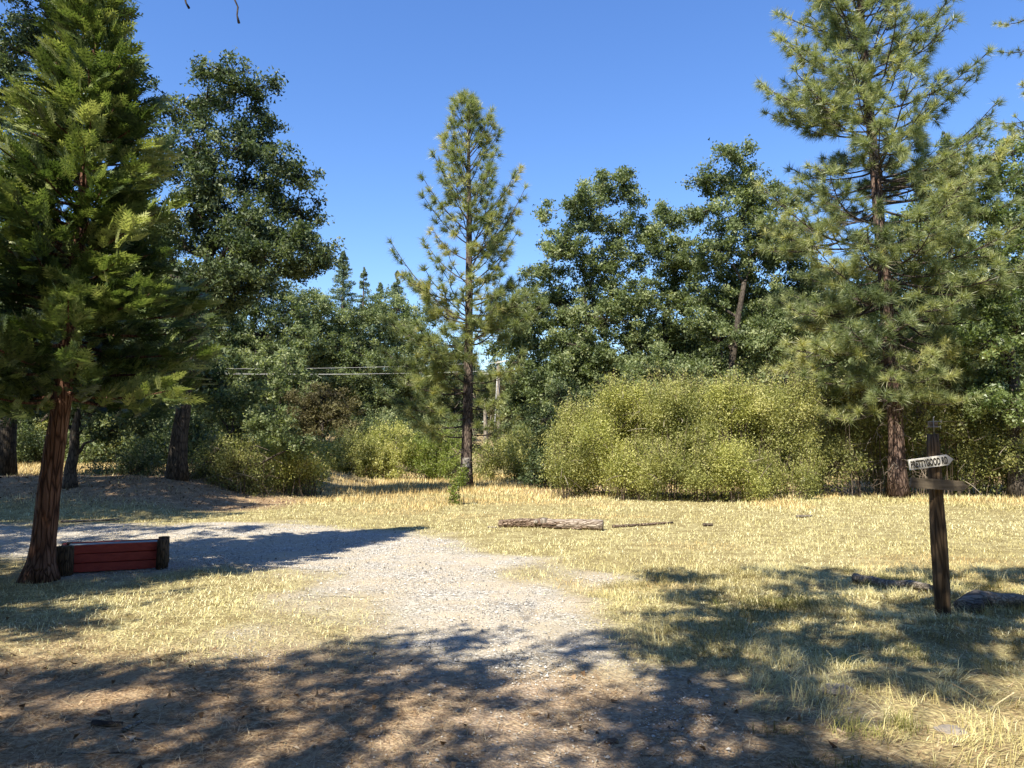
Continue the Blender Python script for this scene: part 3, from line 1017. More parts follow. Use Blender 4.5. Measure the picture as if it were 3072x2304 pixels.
# the middle pine
md = 30.0
pb = GP(466, md)
zr = lambda y, d: W(466, y, d)[2]
px2m = md / FPX
pine('pine_tree', 'slender pine in the middle of the clearing with a small notice on its trunk',
     [pb, W(468, 400, md), W(469, 300, md), W(469, 200, md), W(468, 103, md)], 0.235,
     [(zr(428, md), 70 * px2m), (zr(400, md), 80 * px2m), (zr(340, md), 72 * px2m), (zr(280, md), 58 * px2m), (zr(230, md), 58 * px2m), (zr(190, md), 42 * px2m), (zr(150, md), 27 * px2m), (zr(120, md), 14 * px2m), (zr(104, md), 6 * px2m)],
     NEEDLEY, BARKP, 104, 0.33, 0.018, 62, dead_low=26, rise=(1.5, 0.05),
     extra=[(zr(275, md), 0.0, 68 * px2m, 1.2), (zr(322, md), 3.2, 88 * px2m, 0.75), (zr(345, md), 3.0, 80 * px2m, 0.2), (zr(410, md), 3.05, 92 * px2m, 0.05)] + [(zr(y_, md), a_, l_ * px2m, 0.05) for y_, a_, l_ in ((330, -0.4, 85), (345, -2.7, 90), (360, -1.6, 60), (372, 3.3, 88), (392, -2.5, 90), (418, -2.2, 75), (300, -2.6, 75), (315, -0.5, 78), (425, 3.1, 70))], dens=1.1, gap=(zr(425, md), zr(352, md), 0.5))

# oaks standing behind, right of the middle
broadleaf('oak_tree', 'airy oak standing right of the middle pine with sky between its limbs', 'oak tree', on_ground(596, 42),
          lobes_px([(622, 180, 15), (602, 190, 16), (574, 200, 15), (628, 200, 15), (547, 212, 10), (590, 218, 22), (620, 232, 18), (556, 248, 17), (598, 270, 24), (570, 240, 18), (628, 300, 24), (606, 320, 28), (574, 325, 24), (538, 302, 20), (512, 312, 20), (545, 345, 28), (590, 360, 30), (636, 345, 22), (520, 370, 22), (560, 395, 28), (604, 400, 26), (543, 425, 22), (535, 275, 10), (570, 365, 26), (620, 375, 24), (505, 345, 18), (525, 400, 22), (548, 275, 13), (596, 300, 20), (612, 262, 18), (530, 325, 18), (575, 345, 20), (634, 318, 18), (646, 296, 13), (556, 300, 16)], 42, 5), 0.30, OAK, BARK, 2.5, 0.5, 24, 0.17, 0.105)
broadleaf('oak_tree', 'narrow oak with a rounded top between two taller oaks', 'oak tree', on_ground(664, 44),
          lobes_px([(664, 212, 13), (680, 224, 13), (648, 228, 11), (662, 246, 20), (684, 252, 16), (640, 262, 12), (676, 280, 16), (690, 300, 20), (660, 330, 16), (684, 340, 24), (655, 372, 24), (690, 380, 24), (668, 305, 16), (635, 385, 22), (700, 350, 22), (672, 268, 16), (698, 268, 16), (645, 350, 16)], 44, 6), 0.25, OAK, BARK, 2.5, 0.5, 24, 0.17, 0.105)
broadleaf('oak_tree', 'big grey green oak behind the left side of the tall pine', 'oak tree', on_ground(728, 40),
          lobes_px([(722, 155, 11), (742, 158, 14), (704, 178, 12), (728, 185, 20), (756, 192, 22), (708, 210, 16), (740, 225, 28), (715, 250, 26), (760, 250, 30), (735, 285, 30), (708, 300, 22), (765, 305, 32), (720, 340, 28), (755, 350, 30), (785, 340, 26), (700, 375, 24), (735, 385, 26), (790, 232, 20), (800, 290, 24), (812, 330, 24), (785, 200, 14), (800, 258, 18), (818, 275, 18), (830, 300, 20)], 40, 7), 0.30, OAK, BARK, 2.5, 0.5, 24, 0.17, 0.105)
broadleaf('small_tree', 'rounded olive green tree standing behind the pale thicket', 'small tree', on_ground(650, 33),
          lobes_px([(632, 378, 16), (655, 370, 18), (680, 372, 18), (700, 385, 18), (645, 395, 18), (668, 398, 20)], 33, 8), 0.16, OAK, BARK, 2.0, 0.4, 24, 0.13, 0.08)
broadleaf('small_tree', 'dark slender tree in shadow at the left end of the pale thicket', 'small tree', on_ground(545, 30),
          lobes_px([(545, 420, 16), (550, 445, 16), (540, 465, 16), (556, 478, 14), (560, 400, 14), (530, 480, 10)], 30, 9), 0.10, OAKD, BARK, 1.9, 0.34, 22, 0.11, 0.065)

# pale willow thicket
for i, (px, d, L_, lab) in enumerate([
    (578, 25.5, [(572, 436, 14), (590, 428, 15), (566, 455, 17), (592, 450, 20), (580, 478, 18)], 'left end bush of the pale green thicket, next to the dark tree'),
    (620, 24.5, [(606, 422, 14), (628, 418, 15), (600, 440, 20), (632, 438, 22), (612, 472, 22), (640, 478, 18)], 'second bush of the pale green thicket with grey bare twigs on top'),
    (672, 24, [(655, 418, 15), (680, 410, 16), (660, 432, 22), (690, 428, 22), (665, 466, 24), (695, 470, 22)], 'middle bush of the pale green thicket, full and rounded'),
    (726, 24, [(708, 412, 15), (734, 404, 16), (716, 430, 24), (746, 426, 22), (720, 468, 24), (748, 470, 22)], 'tallest yellow green bush of the thicket below the big oak'),
    (782, 24.5, [(766, 410, 15), (792, 412, 15), (772, 432, 22), (798, 436, 20), (775, 472, 22), (802, 474, 20)], 'right end bush of the pale green thicket by the shaded shrubs')]):
    bush('willow_bush', lab, on_ground(px, d), lobes_px(L_ + [(px + rng.uniform(-14, 26), rng.uniform(392, 414) + (24 if i == 0 else 0), rng.uniform(6, 10)) for _ in range(8)] + [(px + rng.uniform(-22, 32), rng.uniform(455, 488), rng.uniform(7, 12), -1.4) for _ in range(5)], d, 70 + i, 0.8, 0), WILLOW if i % 2 else WILLOW2, 2.7, 0.32, 26, 0.060, 0.036, 'bushes of the pale green thicket', 40, bare=40, shoots=190)

# tall pine on the right
rd = 25.0
pr_ = rd / FPX
zq = lambda y: W(885, y, rd)[2]
pine('pine_tree', 'tall full pine on the right with a reddish flaking trunk', [GP(899, rd), W(894, 400, rd), W(886, 300, rd), W(875, 170, rd), W(863, 40, rd), W(855, -60, rd), W(850, -150, rd)], 0.26,
     [(zq(385), 60 * pr_), (zq(350), 95 * pr_), (zq(320), 122 * pr_), (zq(270), 128 * pr_), (zq(200), 118 * pr_), (zq(140), 118 * pr_), (zq(90), 98 * pr_), (zq(40), 86 * pr_), (zq(0), 80 * pr_), (zq(-80), 55 * pr_), (zq(-150), 8 * pr_)],
     NEEDLE, BARKR, 185, 0.33, 0.017, 50, dead_low=26, rise=(0.9, -0.45), dens=1.15,
     extra=[(zq(180), -0.1, 125 * pr_, 0.42), (zq(250), 3.2, 132 * pr_, 0.3), (zq(330), 3.4, 120 * pr_, -0.35), (zq(330), -0.2, 100 * pr_, -0.3)] + [(zq(y_), az_, l_ * pr_, -0.35) for y_, az_, l_ in ((300, -1.2, 95), (318, -1.9, 90), (335, -2.6, 105), (340, -0.6, 100), (352, -1.5, 80), (362, -2.9, 105), (368, -0.2, 95), (385, -2.2, 85), (390, -0.9, 75), (290, -2.4, 100), (280, -0.7, 105), (375, 3.0, 110), (360, 0.1, 110), (400, -2.8, 90))])
pine('pine_tree', 'pine cut by the right edge, its sparse branch tips against the sky', [GP(1046, 31), W(1046, 200, 31), W(1044, -60, 31), W(1042, -180, 31)], 0.34,
     [(W(0, 200, 31)[2], 1.8), (W(0, 110, 31)[2], 2.3), (W(0, 20, 31)[2], 2.2), (W(0, -100, 31)[2], 1.6), (W(0, -180, 31)[2], 0.3)], NEEDLE, BARKR, 60, 0.27, 0.018, 50, dens=1.0)
conifer('conifer_tree', 'blue green conifer behind the right side of the tall pine', on_ground(962, 46), W(962, 132, 46)[2], 4.2, CONIF, None, 14000, 0.26)

broadleaf('oak_tree', 'pale light green tree seen through the lower boughs of the tall pine', 'tree', on_ground(925, 33),
          lobes_px([(925, 215, 24), (905, 245, 24), (945, 245, 26), (880, 260, 20), (925, 285, 28), (960, 290, 24), (895, 300, 24), (940, 325, 28), (860, 300, 20), (905, 345, 26), (970, 335, 24)], 33, 10), 0.28, MAPLE, BARK, 1.9, 0.42, 24, 0.13, 0.085)
broadleaf('maple_tree', 'broad leaved tree at the right edge with pale sunlit sprays', 'tree', on_ground(1018, 24),
          lobes_px([(1012, 152, 18), (995, 178, 20), (1025, 185, 26), (985, 215, 18), (1010, 225, 26), (1035, 240, 28), (990, 258, 24), (1020, 275, 28), (985, 300, 22), (1018, 320, 28), (992, 345, 22), (1024, 360, 28), (1000, 385, 24), (1030, 405, 24), (985, 400, 18)], 24, 12), 0.24, MAPLE, BARK, 2.0, 0.34, 24, 0.12, 0.08)

# shaded undergrowth below the tall pine
for i, (px, d, L_, lab, bare) in enumerate([
    (838, 25.9, [(825, 400, 20), (845, 390, 20), (832, 430, 24), (856, 425, 22), (838, 465, 24), (820, 478, 16)], 'dark olive shrub between the pale thicket and the red pine trunk', 90),
    (872, 26.6, [(872, 390, 22), (895, 400, 22), (878, 435, 24), (900, 445, 22), (880, 472, 20)], 'dark shrub standing right behind the red pine trunk', 90),
    (930, 25.6, [(920, 395, 22), (945, 400, 22), (925, 430, 24), (950, 440, 24), (930, 472, 22)], 'olive shrub behind the top of the signpost', 60),
    (975, 25.4, [(965, 400, 22), (988, 405, 22), (972, 440, 24), (996, 445, 22), (975, 475, 20)], 'dense olive shrub right of the signpost', 40),
    (1020, 24.8, [(1012, 420, 22), (1035, 425, 22), (1018, 455, 24), (1042, 465, 22), (1015, 480, 16)], 'dark shrub at the right edge below the broad leaved tree', 30)]):
    bush('undergrowth_shrub', lab, on_ground(px, d), lobes_px(L_, d, 90 + i, 0.8, 0), OLIVE, 1.8, 0.26, 22, 0.085, 0.05, 'shrubs below the tall pine', 40, bare=bare, shoots=50)
single('dark_trunk', 'slim dark bare trunk in the shrubs just right of the signpost', 'tree trunk', MB().tube([GP(957, 26) - [0, 0, 0.1], W(955, 450, 26), W(952, 400, 26), W(948, 340, 26)], [0.11, 0.09, 0.07, 0.04], 8, rough=0.15), BARK, GP(957, 26), smooth=True)
sn = MB().tube([GP(485, 55) - [0, 0, 0.1], W(486, 440, 55), W(485, 412, 55), W(486, 395, 55)], [0.2, 0.17, 0.13, 0.05], 8, rough=0.2)
sn.tube([W(486, 430, 55), W(490, 424, 55), W(491, 415, 55)], [0.05, 0.04, 0.02], 5)
single('dead_snag', 'pale dead trunk standing just right of the middle pine', 'tree trunk', sn, GREYW, GP(485, 55), smooth=True)

# far wood closing the view, one mass
fm = MB()
far = []
for q in range(260):
    d = rng.uniform(115, 190)
    px = rng.uniform(-500, 1500)
    hh = rng.uniform(9, 16) * (0.75 if 350 < px < 700 else 1)
    x = (px - 512) / FPX * d
    for s in range(6):
        r = rng.uniform(2.0, 3.6)
        far.append((np.array([x + rng.normal() * 2.5, d + rng.normal() * 2.5, Hf(x, d) + hh * rng.uniform(0.1, 0.95)]), r))
crown_into(fm, None, far, 1.3, 1.5, 12, 1.5, 1.0, twig=False)
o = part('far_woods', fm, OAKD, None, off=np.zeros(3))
o['kind'] = 'stuff'

# woods all round the clearing: a few trees built once, then copied one by one
def copy_tree(root, loc, rot, scl, label):
    r = root.copy()
    C.objects.link(r)
    r.location = loc
    r.rotation_euler = (0, 0, rot)
    r.scale = (scl, scl, scl)
    r['label'] = label
    for ch in root.children:
        c = ch.copy()
        C.objects.link(c)
        c.parent = r
    return r


def wood_tree(name, h, wdt, leaf, x, y, label, group, low=0.12):
    lo = []
    z0 = Hf(x, y)
    for q in range(16):
        u = low + (1 - low) * (q + rng.random()) / 16
        rr = wdt * (0.35 + 0.65 * math.sin(math.pi * min(1, 0.18 + 0.8 * u))) * 0.55
        a_ = rng.random() * 6.28
        lo.append((np.array([x + math.cos(a_) * rr * 1.0, y + math.sin(a_) * rr * 1.0, z0 + h * u * 0.93]), rr * rng.uniform(0.7, 1.0)))
    return broadleaf(name, label, 'oak tree', (x, y), lo, 0.2, leaf, BARK, 1.7, 0.6, 20, 0.24, 0.15, group=group)


WG1, WL1 = 'woods behind the clearing on the left', 'oak in the dense dark woods behind the left side of the clearing'
WG2, WL2 = 'woods behind the clearing on the right', 'oak in the dense woods behind the right side of the clearing'
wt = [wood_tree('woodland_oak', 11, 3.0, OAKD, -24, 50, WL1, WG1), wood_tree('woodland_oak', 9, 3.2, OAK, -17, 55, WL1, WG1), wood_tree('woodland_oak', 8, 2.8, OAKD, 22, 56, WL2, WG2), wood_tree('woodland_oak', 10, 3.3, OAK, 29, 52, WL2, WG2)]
spots = []
for q in range(400):
    d = rng.uniform(44, 100)
    px = rng.uniform(-120, 1150)
    if 195 < px < 430 and d < 84:
        continue
    if 425 < px < 560 and d < 88:
        continue
    x = (px - 512) / FPX * d
    if any((x - a) ** 2 + (d - b) ** 2 < 16 for a, b in spots):
        continue
    spots.append((x, d))
    lim = np.interp(px, [-120, 150, 250, 420, 440, 540, 570, 610, 690, 760, 1150], [180, 220, 320, 340, 355, 335, 330, 325, 310, 270, 240])
    want = max(3.0, (448 - lim) / FPX * d + 1.0) * rng.uniform(0.75, 1.0)
    k_ = rng.integers(4)
    src = wt[k_]
    hh = (11, 9, 8, 10)[k_]
    c_ = copy_tree(src, (x, d, Hf(x, d)), rng.random() * 6.28, want / hh, WL1 if px < 512 else WL2)
    c_['group'] = WG1 if px < 512 else WG2
    if len(spots) > 90:
        break

UG, UL = 'undergrowth in the woods behind the clearing', 'leafy undergrowth bush in the dark woods behind the clearing'
ub = []
for q, (x, y, lf) in enumerate(((-16, 36, OAK), (-20, 40, OLIVE), (16, 44, OAKD))):
    z = Hf(x, y)
    ub.append(bush('undergrowth_bush', UL, (x, y), [(np.array([x + rng.uniform(-1.2, 1.2), y + rng.uniform(-1, 1), z + rng.uniform(0.5, 2.2)]), rng.uniform(0.7, 1.1)) for _ in range(8)], lf, 1.8, 0.4, 20, 0.15, 0.09, UG, 16))
for q in range(80):
    d = rng.uniform(32, 62)
    px = rng.uniform(-150, 235) if q % 2 else rng.uniform(520, 1160)
    x = (px - 512) / FPX * d
    if px > 430 and d < 38:
        continue
    copy_tree(ub[q % 3], (x, d, Hf(x, d)), rng.random() * 6.28, rng.uniform(0.7, 1.25), UL)

# unseen woods added behind and beside the viewpoint to block sky light, one mass
wm = MB()
back = []
for q in range(150):
    a_ = rng.uniform(math.pi * 0.93, math.pi * 2.07)
    rr = rng.uniform(11, 24)
    x, y = math.cos(a_) * rr, math.sin(a_) * rr - 2
    for _ in range(4):
        back.append((np.array([x + rng.normal() * 1.2, y + rng.normal() * 1.2, rng.uniform(0.8, 7.5 + 0.36 * rr)]), rng.uniform(1.4, 2.5)))
crown_into(wm, None, back, 1.2, 1.0, 12, 0.6, 0.42, twig=False)
o = part('sky_blocking_woods', wm, OAK, None, off=np.zeros(3))
o['kind'] = 'stuff'

# trees round the viewpoint whose shade falls on the foreground
def shade_tree(label, base, lobes, tr, k=1.5, clump=0.5, limbk=1.0):
    return broadleaf('oak_tree', label, 'oak tree', base, [(np.array(l[:3], float), l[3]) for l in lobes], tr, OAK, BARK, k, clump, 26, 0.15, 0.095, group=None, shell=(0.2, 1.05), limbk=limbk)


shade_tree('tall oak outside the view on the left that shades the red planter box', (-10.5, 2.0), [(-8.6, 3.6, 7.5, 1.5), (-10, 3.0, 9, 1.7), (-7.6, 2.3, 6.0, 1.2), (-9.2, 1.0, 8, 1.6), (-11.4, 3.8, 8, 1.7), (-12, 1.5, 10, 1.7), (-10.3, 5.0, 6.5, 1.3), (-12.5, 6.0, 8.5, 1.8), (-13.5, 7.5, 7.5, 1.8), (-14, 4.0, 9, 1.6), (-8.2, 3.0, 9.5, 1.4)], 0.3)
shade_tree('tall oak outside the view on the left that keeps the bank in shade', (-15.5, 10), [(-15, 10, 10, 2.2), (-13.2, 9.5, 8, 1.8), (-16, 12, 8, 2.0), (-14, 12.2, 10.5, 2.0), (-12.2, 11.2, 9.5, 1.7), (-17.5, 10, 10, 2.2), (-15.5, 14, 9, 2.0), (-13.4, 13.6, 8, 1.5), (-16, 8, 9, 2.0)], 0.34)
shade_tree('oak outside the view on the far left beside the bank', (-20, 16), [(-19, 15.5, 9, 2.2), (-17.5, 16, 7.5, 1.8), (-20, 18, 8, 2.0), (-18, 18, 10, 2.2), (-21.5, 15, 10, 2.2), (-22, 18, 9, 2.2), (-17.5, 14, 10, 1.6)], 0.34)
TS = 1 / math.tan(SUN_EL)
shl, shm, shr = [], [], []
for py, pxs in ((577, (690, 770, 850, 930, 1005, 1080)), (592, (690, 800, 900, 1000, 1100)), (612, (690, 770, 850, 940, 1020, 1110)), (630, (730, 900, 990, 1080)), (648, (355, 440, 560, 650, 800, 960, 1060)), (668, (30, 130, 250, 300, 420, 500, 700, 860, 960)),
                (692, (-60, 60, 160, 290, 390, 480, 690, 760, 930)), (722, (-40, 40, 130, 230, 340, 600, 660, 720, 800)), (760, (-60, 20, 210, 300, 470, 660, 760)), (800, (0, 120, 330, 560, 700, 900))):
    for px in pxs:
        g = G(px + rng.uniform(-18, 18), py + rng.uniform(-5, 5))
        h = rng.uniform(6.4, 8.8)
        c = (g[0] - SH.x * h * TS, g[1] - SH.y * h * TS, h, rng.uniform(0.40, 0.60) * (1.22 if px > 640 and py < 680 else 1))
        (shl if px < 330 else shm if px < 660 else shr).append(c)
lb_, ld_ = [], []
for d_, pxs in ((18.4, (-70, -20, 30, 70)), (19.6, (-50, 0, 50, 100, 150, 190)), (21, (-70, -20, 30, 80, 130, 180, 225)), (22.6, (-40, 20, 70, 120, 170, 215)), (24.5, (-60, 0, 90, 150, 200))):
    for px in pxs:
        gx = (px - 512) / FPX * d_
        h = rng.uniform(9, 11.5)
        hz = h - Hf(gx, d_)
        lb_.append((gx - SH.x * hz * TS, d_ - SH.y * hz * TS, h, rng.uniform(0.85, 1.15)))
for py, pxs in ((530, (-80, -20, 40, 100, 170, 240)), (541, (-60, 10, 90, 190)), (552, (-80, -10, 60, 130, 210)), (585, (-20, 60, 120)), (600, (-60, 10)), (622, (-70, -20, 50))):
    for px in pxs:
        g = G(px, py)
        h = rng.uniform(7.5, 9.0)
        ld_.append((g[0] - SH.x * h * TS, g[1] - SH.y * h * TS, h, rng.uniform(0.6, 0.85)))
shade_tree('oak outside the view on the left whose shade covers the foot of the bank', (-16.5, 11.5), lb_, 0.25, 2.3, 0.45)
shade_tree('oak outside the view on the left whose shade crosses the gravel drive', (-12.5, 3.5), ld_, 0.2, 1.5, 0.36)
shade_tree('oak behind the viewpoint casting dappled shade over the near ground on the left', (-8.0, -5.0), shl, 0.2, 1.4, 0.28, 1.6)
shade_tree('oak behind the viewpoint casting dappled shade over the gravel drive', (-3.6, -6.0), shm, 0.2, 0.9, 0.24, 2.0)
shade_tree('oak behind the viewpoint casting dappled shade over the grass by the signpost', (1.6, -4.6), shr, 0.22, 1.7, 0.28, 1.3)

# ---------------------------------------------------------------- power line
ud = 72.0
up = thing('utility_pole', 'distant wooden utility pole with a pale crossarm behind the middle pine', 'utility pole', GP(499, ud))
zt = W(499, 361, ud)[2]
xb, yb = up.location.x, up.location.y
xt = W(498, 361, ud)[0]
part('pole', MB().tube([(xb, yb, up.location.z - 0.2), ((xb + xt) / 2, yb, zt / 2), (xt, yb, zt)], [0.19, 0.17, 0.14], 10), GREYW, up, True)
PALE = flat_mat('pale_weathered_timber', (0.55, 0.53, 0.48))
ARM = W(494, 374, ud)
part('crossarm', MB().box(ARM + [0, -0.24, 0], (2.5, 0.12, 0.14), rot=0.05, bevel=0.01), PALE, up)
part('crossarm', MB().box(np.array([xt + 0.35, yb - 0.24, W(0, 362, ud)[2]]), (1.3, 0.10, 0.12), M=Matrix.Rotation(-0.2, 3, 'Y'), bevel=0.01), PALE, up)
for k in (-1.1, -0.4, 1.1):
    c = ARM + [k, -0.24, 0.07]
    part('insulator', MB().tube([c, c + [0, 0, 0.08], c + [0, 0, 0.1], c + [0, 0, 0.2]], [0.03, 0.03, 0.075, 0.05], 8), PALE, up, True)
WIRE = flat_mat('wire_metal', (0.5, 0.5, 0.48), 0.45)
for lab, y0, y1, k in (('upper thin pale wire of the power line crossing the dark oaks', 364.5, 365.5, 0.0), ('lower thin pale wire of the power line crossing the dark oaks', 367.5, 373, -1.1), ('thin wire of the power line hanging between the upper and lower wires', 366, 372, -0.4)):
    a = W(40, y0, 70)
    b = ARM + [k, -0.24, 0.27] if k else np.array([xt, yb - 0.12, W(0, 362.5, ud)[2]])
    t = np.linspace(0, 1, 24)[:, None]
    p = a * (1 - t) + b * t - np.array([0, 0, 1]) * (0.5 * 4 * t * (1 - t))
    single('power_line', lab, 'wire', MB().tube(p, 0.011, 5, cap=False), WIRE, a, 'power line wires', True)
single('guy_wire', 'slanting pale guy wire beside the utility pole', 'wire', MB().tube([W(497, 376, ud - 0.3), GP(493, ud - 3)], 0.03, 5), WIRE, GP(493, ud - 3), smooth=True)

# notice on the middle pine
WHITE = flat_mat('white_paint', (0.72, 0.70, 0.66))
BLACK = flat_mat('black_paint', (0.02, 0.02, 0.02), 0.6)
np_ = W(466.5, 462.5, md - 0.33)
PALEP = flat_mat('faded_print', (0.38, 0.36, 0.32))
no = thing('notice', 'small pale notice nailed to the trunk of the middle pine', 'sign', np_)
part('board', MB().box(np_, (0.30, 0.012, 0.38), bevel=0.003), flat_mat('faded_notice', (0.22, 0.20, 0.17)), no)
for k, w in ((0.13, 0.24), (0.06, 0.2), (-0.12, 0.26), (-0.16, 0.22)):
    part('print_line', MB().box(np_ + [0, -0.008, k], (w, 0.004, 0.028)), PALEP, no)

# ---------------------------------------------------------------- red planter box
PW = np.array([0, 0, 0])
A = np.append(G(64, 573), 0)
Bp = np.append(G(162, 567.5), 0)
A[2], Bp[2] = Hf(A[0], A[1]), Hf(Bp[0], Bp[1])
fd = nrm((Bp - A) * [1, 1, 0])
ln = np.linalg.norm((Bp - A)[:2])
bd = np.array([-fd[1], fd[0], 0])
ang = math.atan2(fd[1], fd[0])
DEP, HT = 0.42, 0.355
RED = wood_mat('red_painted_boards', (0.30, 0.034, 0.024), (0.43, 0.065, 0.042), (2, 22, 22), 0.6, 0.12)
STUMP = bark_mat('round_post_bark', (0.03, 0.02, 0.012), (0.13, 0.085, 0.05), 14, 7, 0.8)
box = thing('planter_box', 'red painted plank planter box with round timber corner posts', 'planter box', A)
zb = min(A[2], Bp[2])
ph = HT / 3


def plank(c, L_, z, rot, th=0.03):
    part('plank', MB().box(np.array([c[0], c[1], zb + z]), (L_, th, ph - 0.009), rot=rot, bevel=0.004, jit=0.003), RED, box)


for r_ in range(3):
    z = ph * (r_ + 0.5) + 0.015
    plank(A + fd * (ln / 2 + 0.01) + bd * 0.03, ln - 0.06, z, ang)
    plank(A + fd * ln / 2 + bd * (DEP - 0.03), ln - 0.06, z, ang)
    for e in (-0.045, ln + 0.02):
        plank(A + fd * e + bd * (DEP / 2), DEP - 0.06, z, ang + math.pi / 2)
for e, s, hh in ((0.0, 0.0, HT + 0.012), (ln, 0.0, HT + 0.045), (0.0, DEP, HT), (ln, DEP, HT + 0.03)):
    p = A + fd * e + bd * s + (-bd if s == 0 else bd) * 0.035
    p[2] = zb
    part('post', MB().tube([p - [0, 0, 0.05], p + [0, 0, hh * 0.5], p + [0, 0, hh]], [0.112 if e == 0 else 0.078, 0.108 if e == 0 else 0.074, 0.105 if e == 0 else 0.070], 14, rough=0.08), STUMP, box, True)
GREYT = flat_mat('blue_grey_metal', (0.30, 0.36, 0.38), 0.5)
c = A + fd * (ln / 2) + bd * (DEP / 2 + 0.004)
part('lid', MB().box(np.array([c[0], c[1], zb + HT - 0.012]), (ln - 0.02, DEP - 0.03, 0.02), rot=ang, bevel=0.004), GREYT, box)

# ---------------------------------------------------------------- signpost
sdp = 6.8
sb = GP(943.5, sdp)
st = W(932.5, 434, sdp)
post = thing('signpost', 'weathered wooden road signpost standing in the shaded grass on the right', 'signpost', sb)
zz = np.linspace(0, 1, 14)
pp = sb[None] * (1 - zz[:, None]) + st[None] * zz[:, None]
pp[0, 2] -= 0.15
prad = np.interp(zz, [0, 0.15, 0.35, 0.6, 0.85, 1], [0.064, 0.066, 0.068, 0.060, 0.056, 0.050]) + rng.normal(size=14) * 0.0012
part('post', MB().tube(pp, prad, 18, rough=0.06), POSTW, post, True)


def arrow_board(L_, h_, th, tail_notch=0.0):
    hl = h_ * 0.55
    o = [(-L_ / 2, -h_ / 2), (L_ / 2 - hl, -h_ / 2), (L_ / 2, 0.0), (L_ / 2 - hl, h_ / 2), (-L_ / 2, h_ / 2)]
    n = len(o)
    v = np.array([(x, -th / 2, z) for x, z in o] + [(x, th / 2, z) for x, z in o])
    mb = MB()
    mb.v.append(v.astype(np.float32)); mb.n = 2 * n
    mb.f += [np.array([[i for i in range(n)]]), np.array([[n + i for i in reversed(range(n))]]), np.array([[(i + 1) % n, i, n + i, n + (i + 1) % n] for i in range(n)])]
    mb.t += [np.full(1, .5, np.float32), np.full(1, .5, np.float32), np.full(n, .5, np.float32)]
    return mb


def place_board(name, mb, mat, c, tilt, yaw, parent):
    o = bpy.data.objects.new(name, mb.mesh(name))
    o.data.materials.append(mat)
    C.objects.link(o)
    o.parent = parent
    o.location = tuple(np.asarray(c) - np.array(parent.location))
    o.rotation_euler = (0, -tilt, yaw)
    return o


pxm = sdp / FPX
m_, nt, N, L, b = nodes('worn_white_board')
tcn = N.new('ShaderNodeTexCoord')
nn_ = N.new('ShaderNodeTexNoise')
nn_.inputs['Scale'].default_value = 18
nn_.inputs['Detail'].default_value = 7
L.new(tcn.outputs['Object'], nn_.inputs[0])
L.new(ramp(nt, [(0.30, (0.30, 0.26, 0.20)), (0.42, (0.74, 0.71, 0.64)), (0.8, (0.82, 0.80, 0.75))], nn_.outputs['Fac']), b.inputs['Base Color'])
b.inputs['Roughness'].default_value = 0.7
WORNW = m_
s1 = place_board('name_board', arrow_board(43.5 * pxm, 10.2 * pxm, 0.02), WORNW, W(931, 462, sdp - 0.085), R(7.6), R(0), post)
s1['label'] = 'white arrow board lettered in black, pointing right and tilted up'


def lettering(text, size, parent, loc, mat, extx=1.0, bold=0.002):
    cu = bpy.data.curves.new('lettering', 'FONT')
    cu.body = text
    cu.size = size
    cu.offset = bold
    cu.extrude = 0.002
    cu.align_x = 'LEFT'
    cu.align_y = 'CENTER'
    cu.space_character = 1.06
    tmp = bpy.data.objects.new('lettering_curve', cu)
    C.objects.link(tmp)
    me = bpy.data.meshes.new_from_object(tmp.evaluated_get(bpy.context.evaluated_depsgraph_get()))
    bpy.data.objects.remove(tmp)
    o = bpy.data.objects.new('lettering', me)
    me.materials.clear()
    me.materials.append(mat)
    C.objects.link(o)
    o.parent = parent
    o.location = loc
    o.rotation_euler = (R(90), 0, 0)
    o.scale = (extx, 1, 1)
    return o


bpy.context.view_layer.update()
m_, nt, N, L, b = nodes('worn_black_letters')
tcn = N.new('ShaderNodeTexCoord')
nn_ = N.new('ShaderNodeTexNoise')
nn_.inputs['Scale'].default_value = 30
nn_.inputs['Detail'].default_value = 4
L.new(tcn.outputs['Object'], nn_.inputs[0])
L.new(ramp(nt, [(0.55, (0.02, 0.018, 0.016)), (0.72, (0.20, 0.18, 0.15))], nn_.outputs['Fac']), b.inputs['Base Color'])
lt = lettering('PRETTYGOOD RD', 0.088, s1, (-21.0 * pxm, -0.0125, -0.004), m_)
wdt = max(v.co.x for v in lt.data.vertices) - min(v.co.x for v in lt.data.vertices)
lt.scale.x = (36.5 * pxm) / wdt
OLDW = wood_mat('old_grey_brown_board', (0.085, 0.066, 0.045), (0.21, 0.168, 0.118), (3, 30, 30))
s2 = place_board('name_board', arrow_board(56 * pxm, 10 * pxm, 0.028), OLDW, W(939, 484.5, sdp - 0.088), R(-4.2), R(0), post)
s2['label'] = 'dark bare wooden arrow board below, pointing right and tilted down'
top = W(934, 433, sdp)
METAL = flat_mat('pale_galvanised_metal', (0.32, 0.31, 0.28), 0.7, 0.0)
br_ = part('top_bracket', MB().tube([top - [0, 0, 0.01], top + [0, 0, 0.13]], 0.0045, 6).tube([top + [0, 0, 0.12], top + [0, 0, 0.138], top + [0.012, 0, 0.15]], 0.004, 5), METAL, post, True)
for k, w0, w1 in ((0.055, -0.055, 0.068), (0.105, -0.03, 0.075)):
    part('rung', MB().tube([top + [w0, 0.01, k], top + [w1, 0.01, k]], 0.003, 5).tube([top + [w1, 0.01, k - 0.015], top + [w1, 0.01, k + 0.015]], 0.003, 4), METAL, post)
part('top_box', MB().box(top + [0.01, 0.03, 0.078], (0.075, 0.035, 0.06), bevel=0.006), OLDW, post)

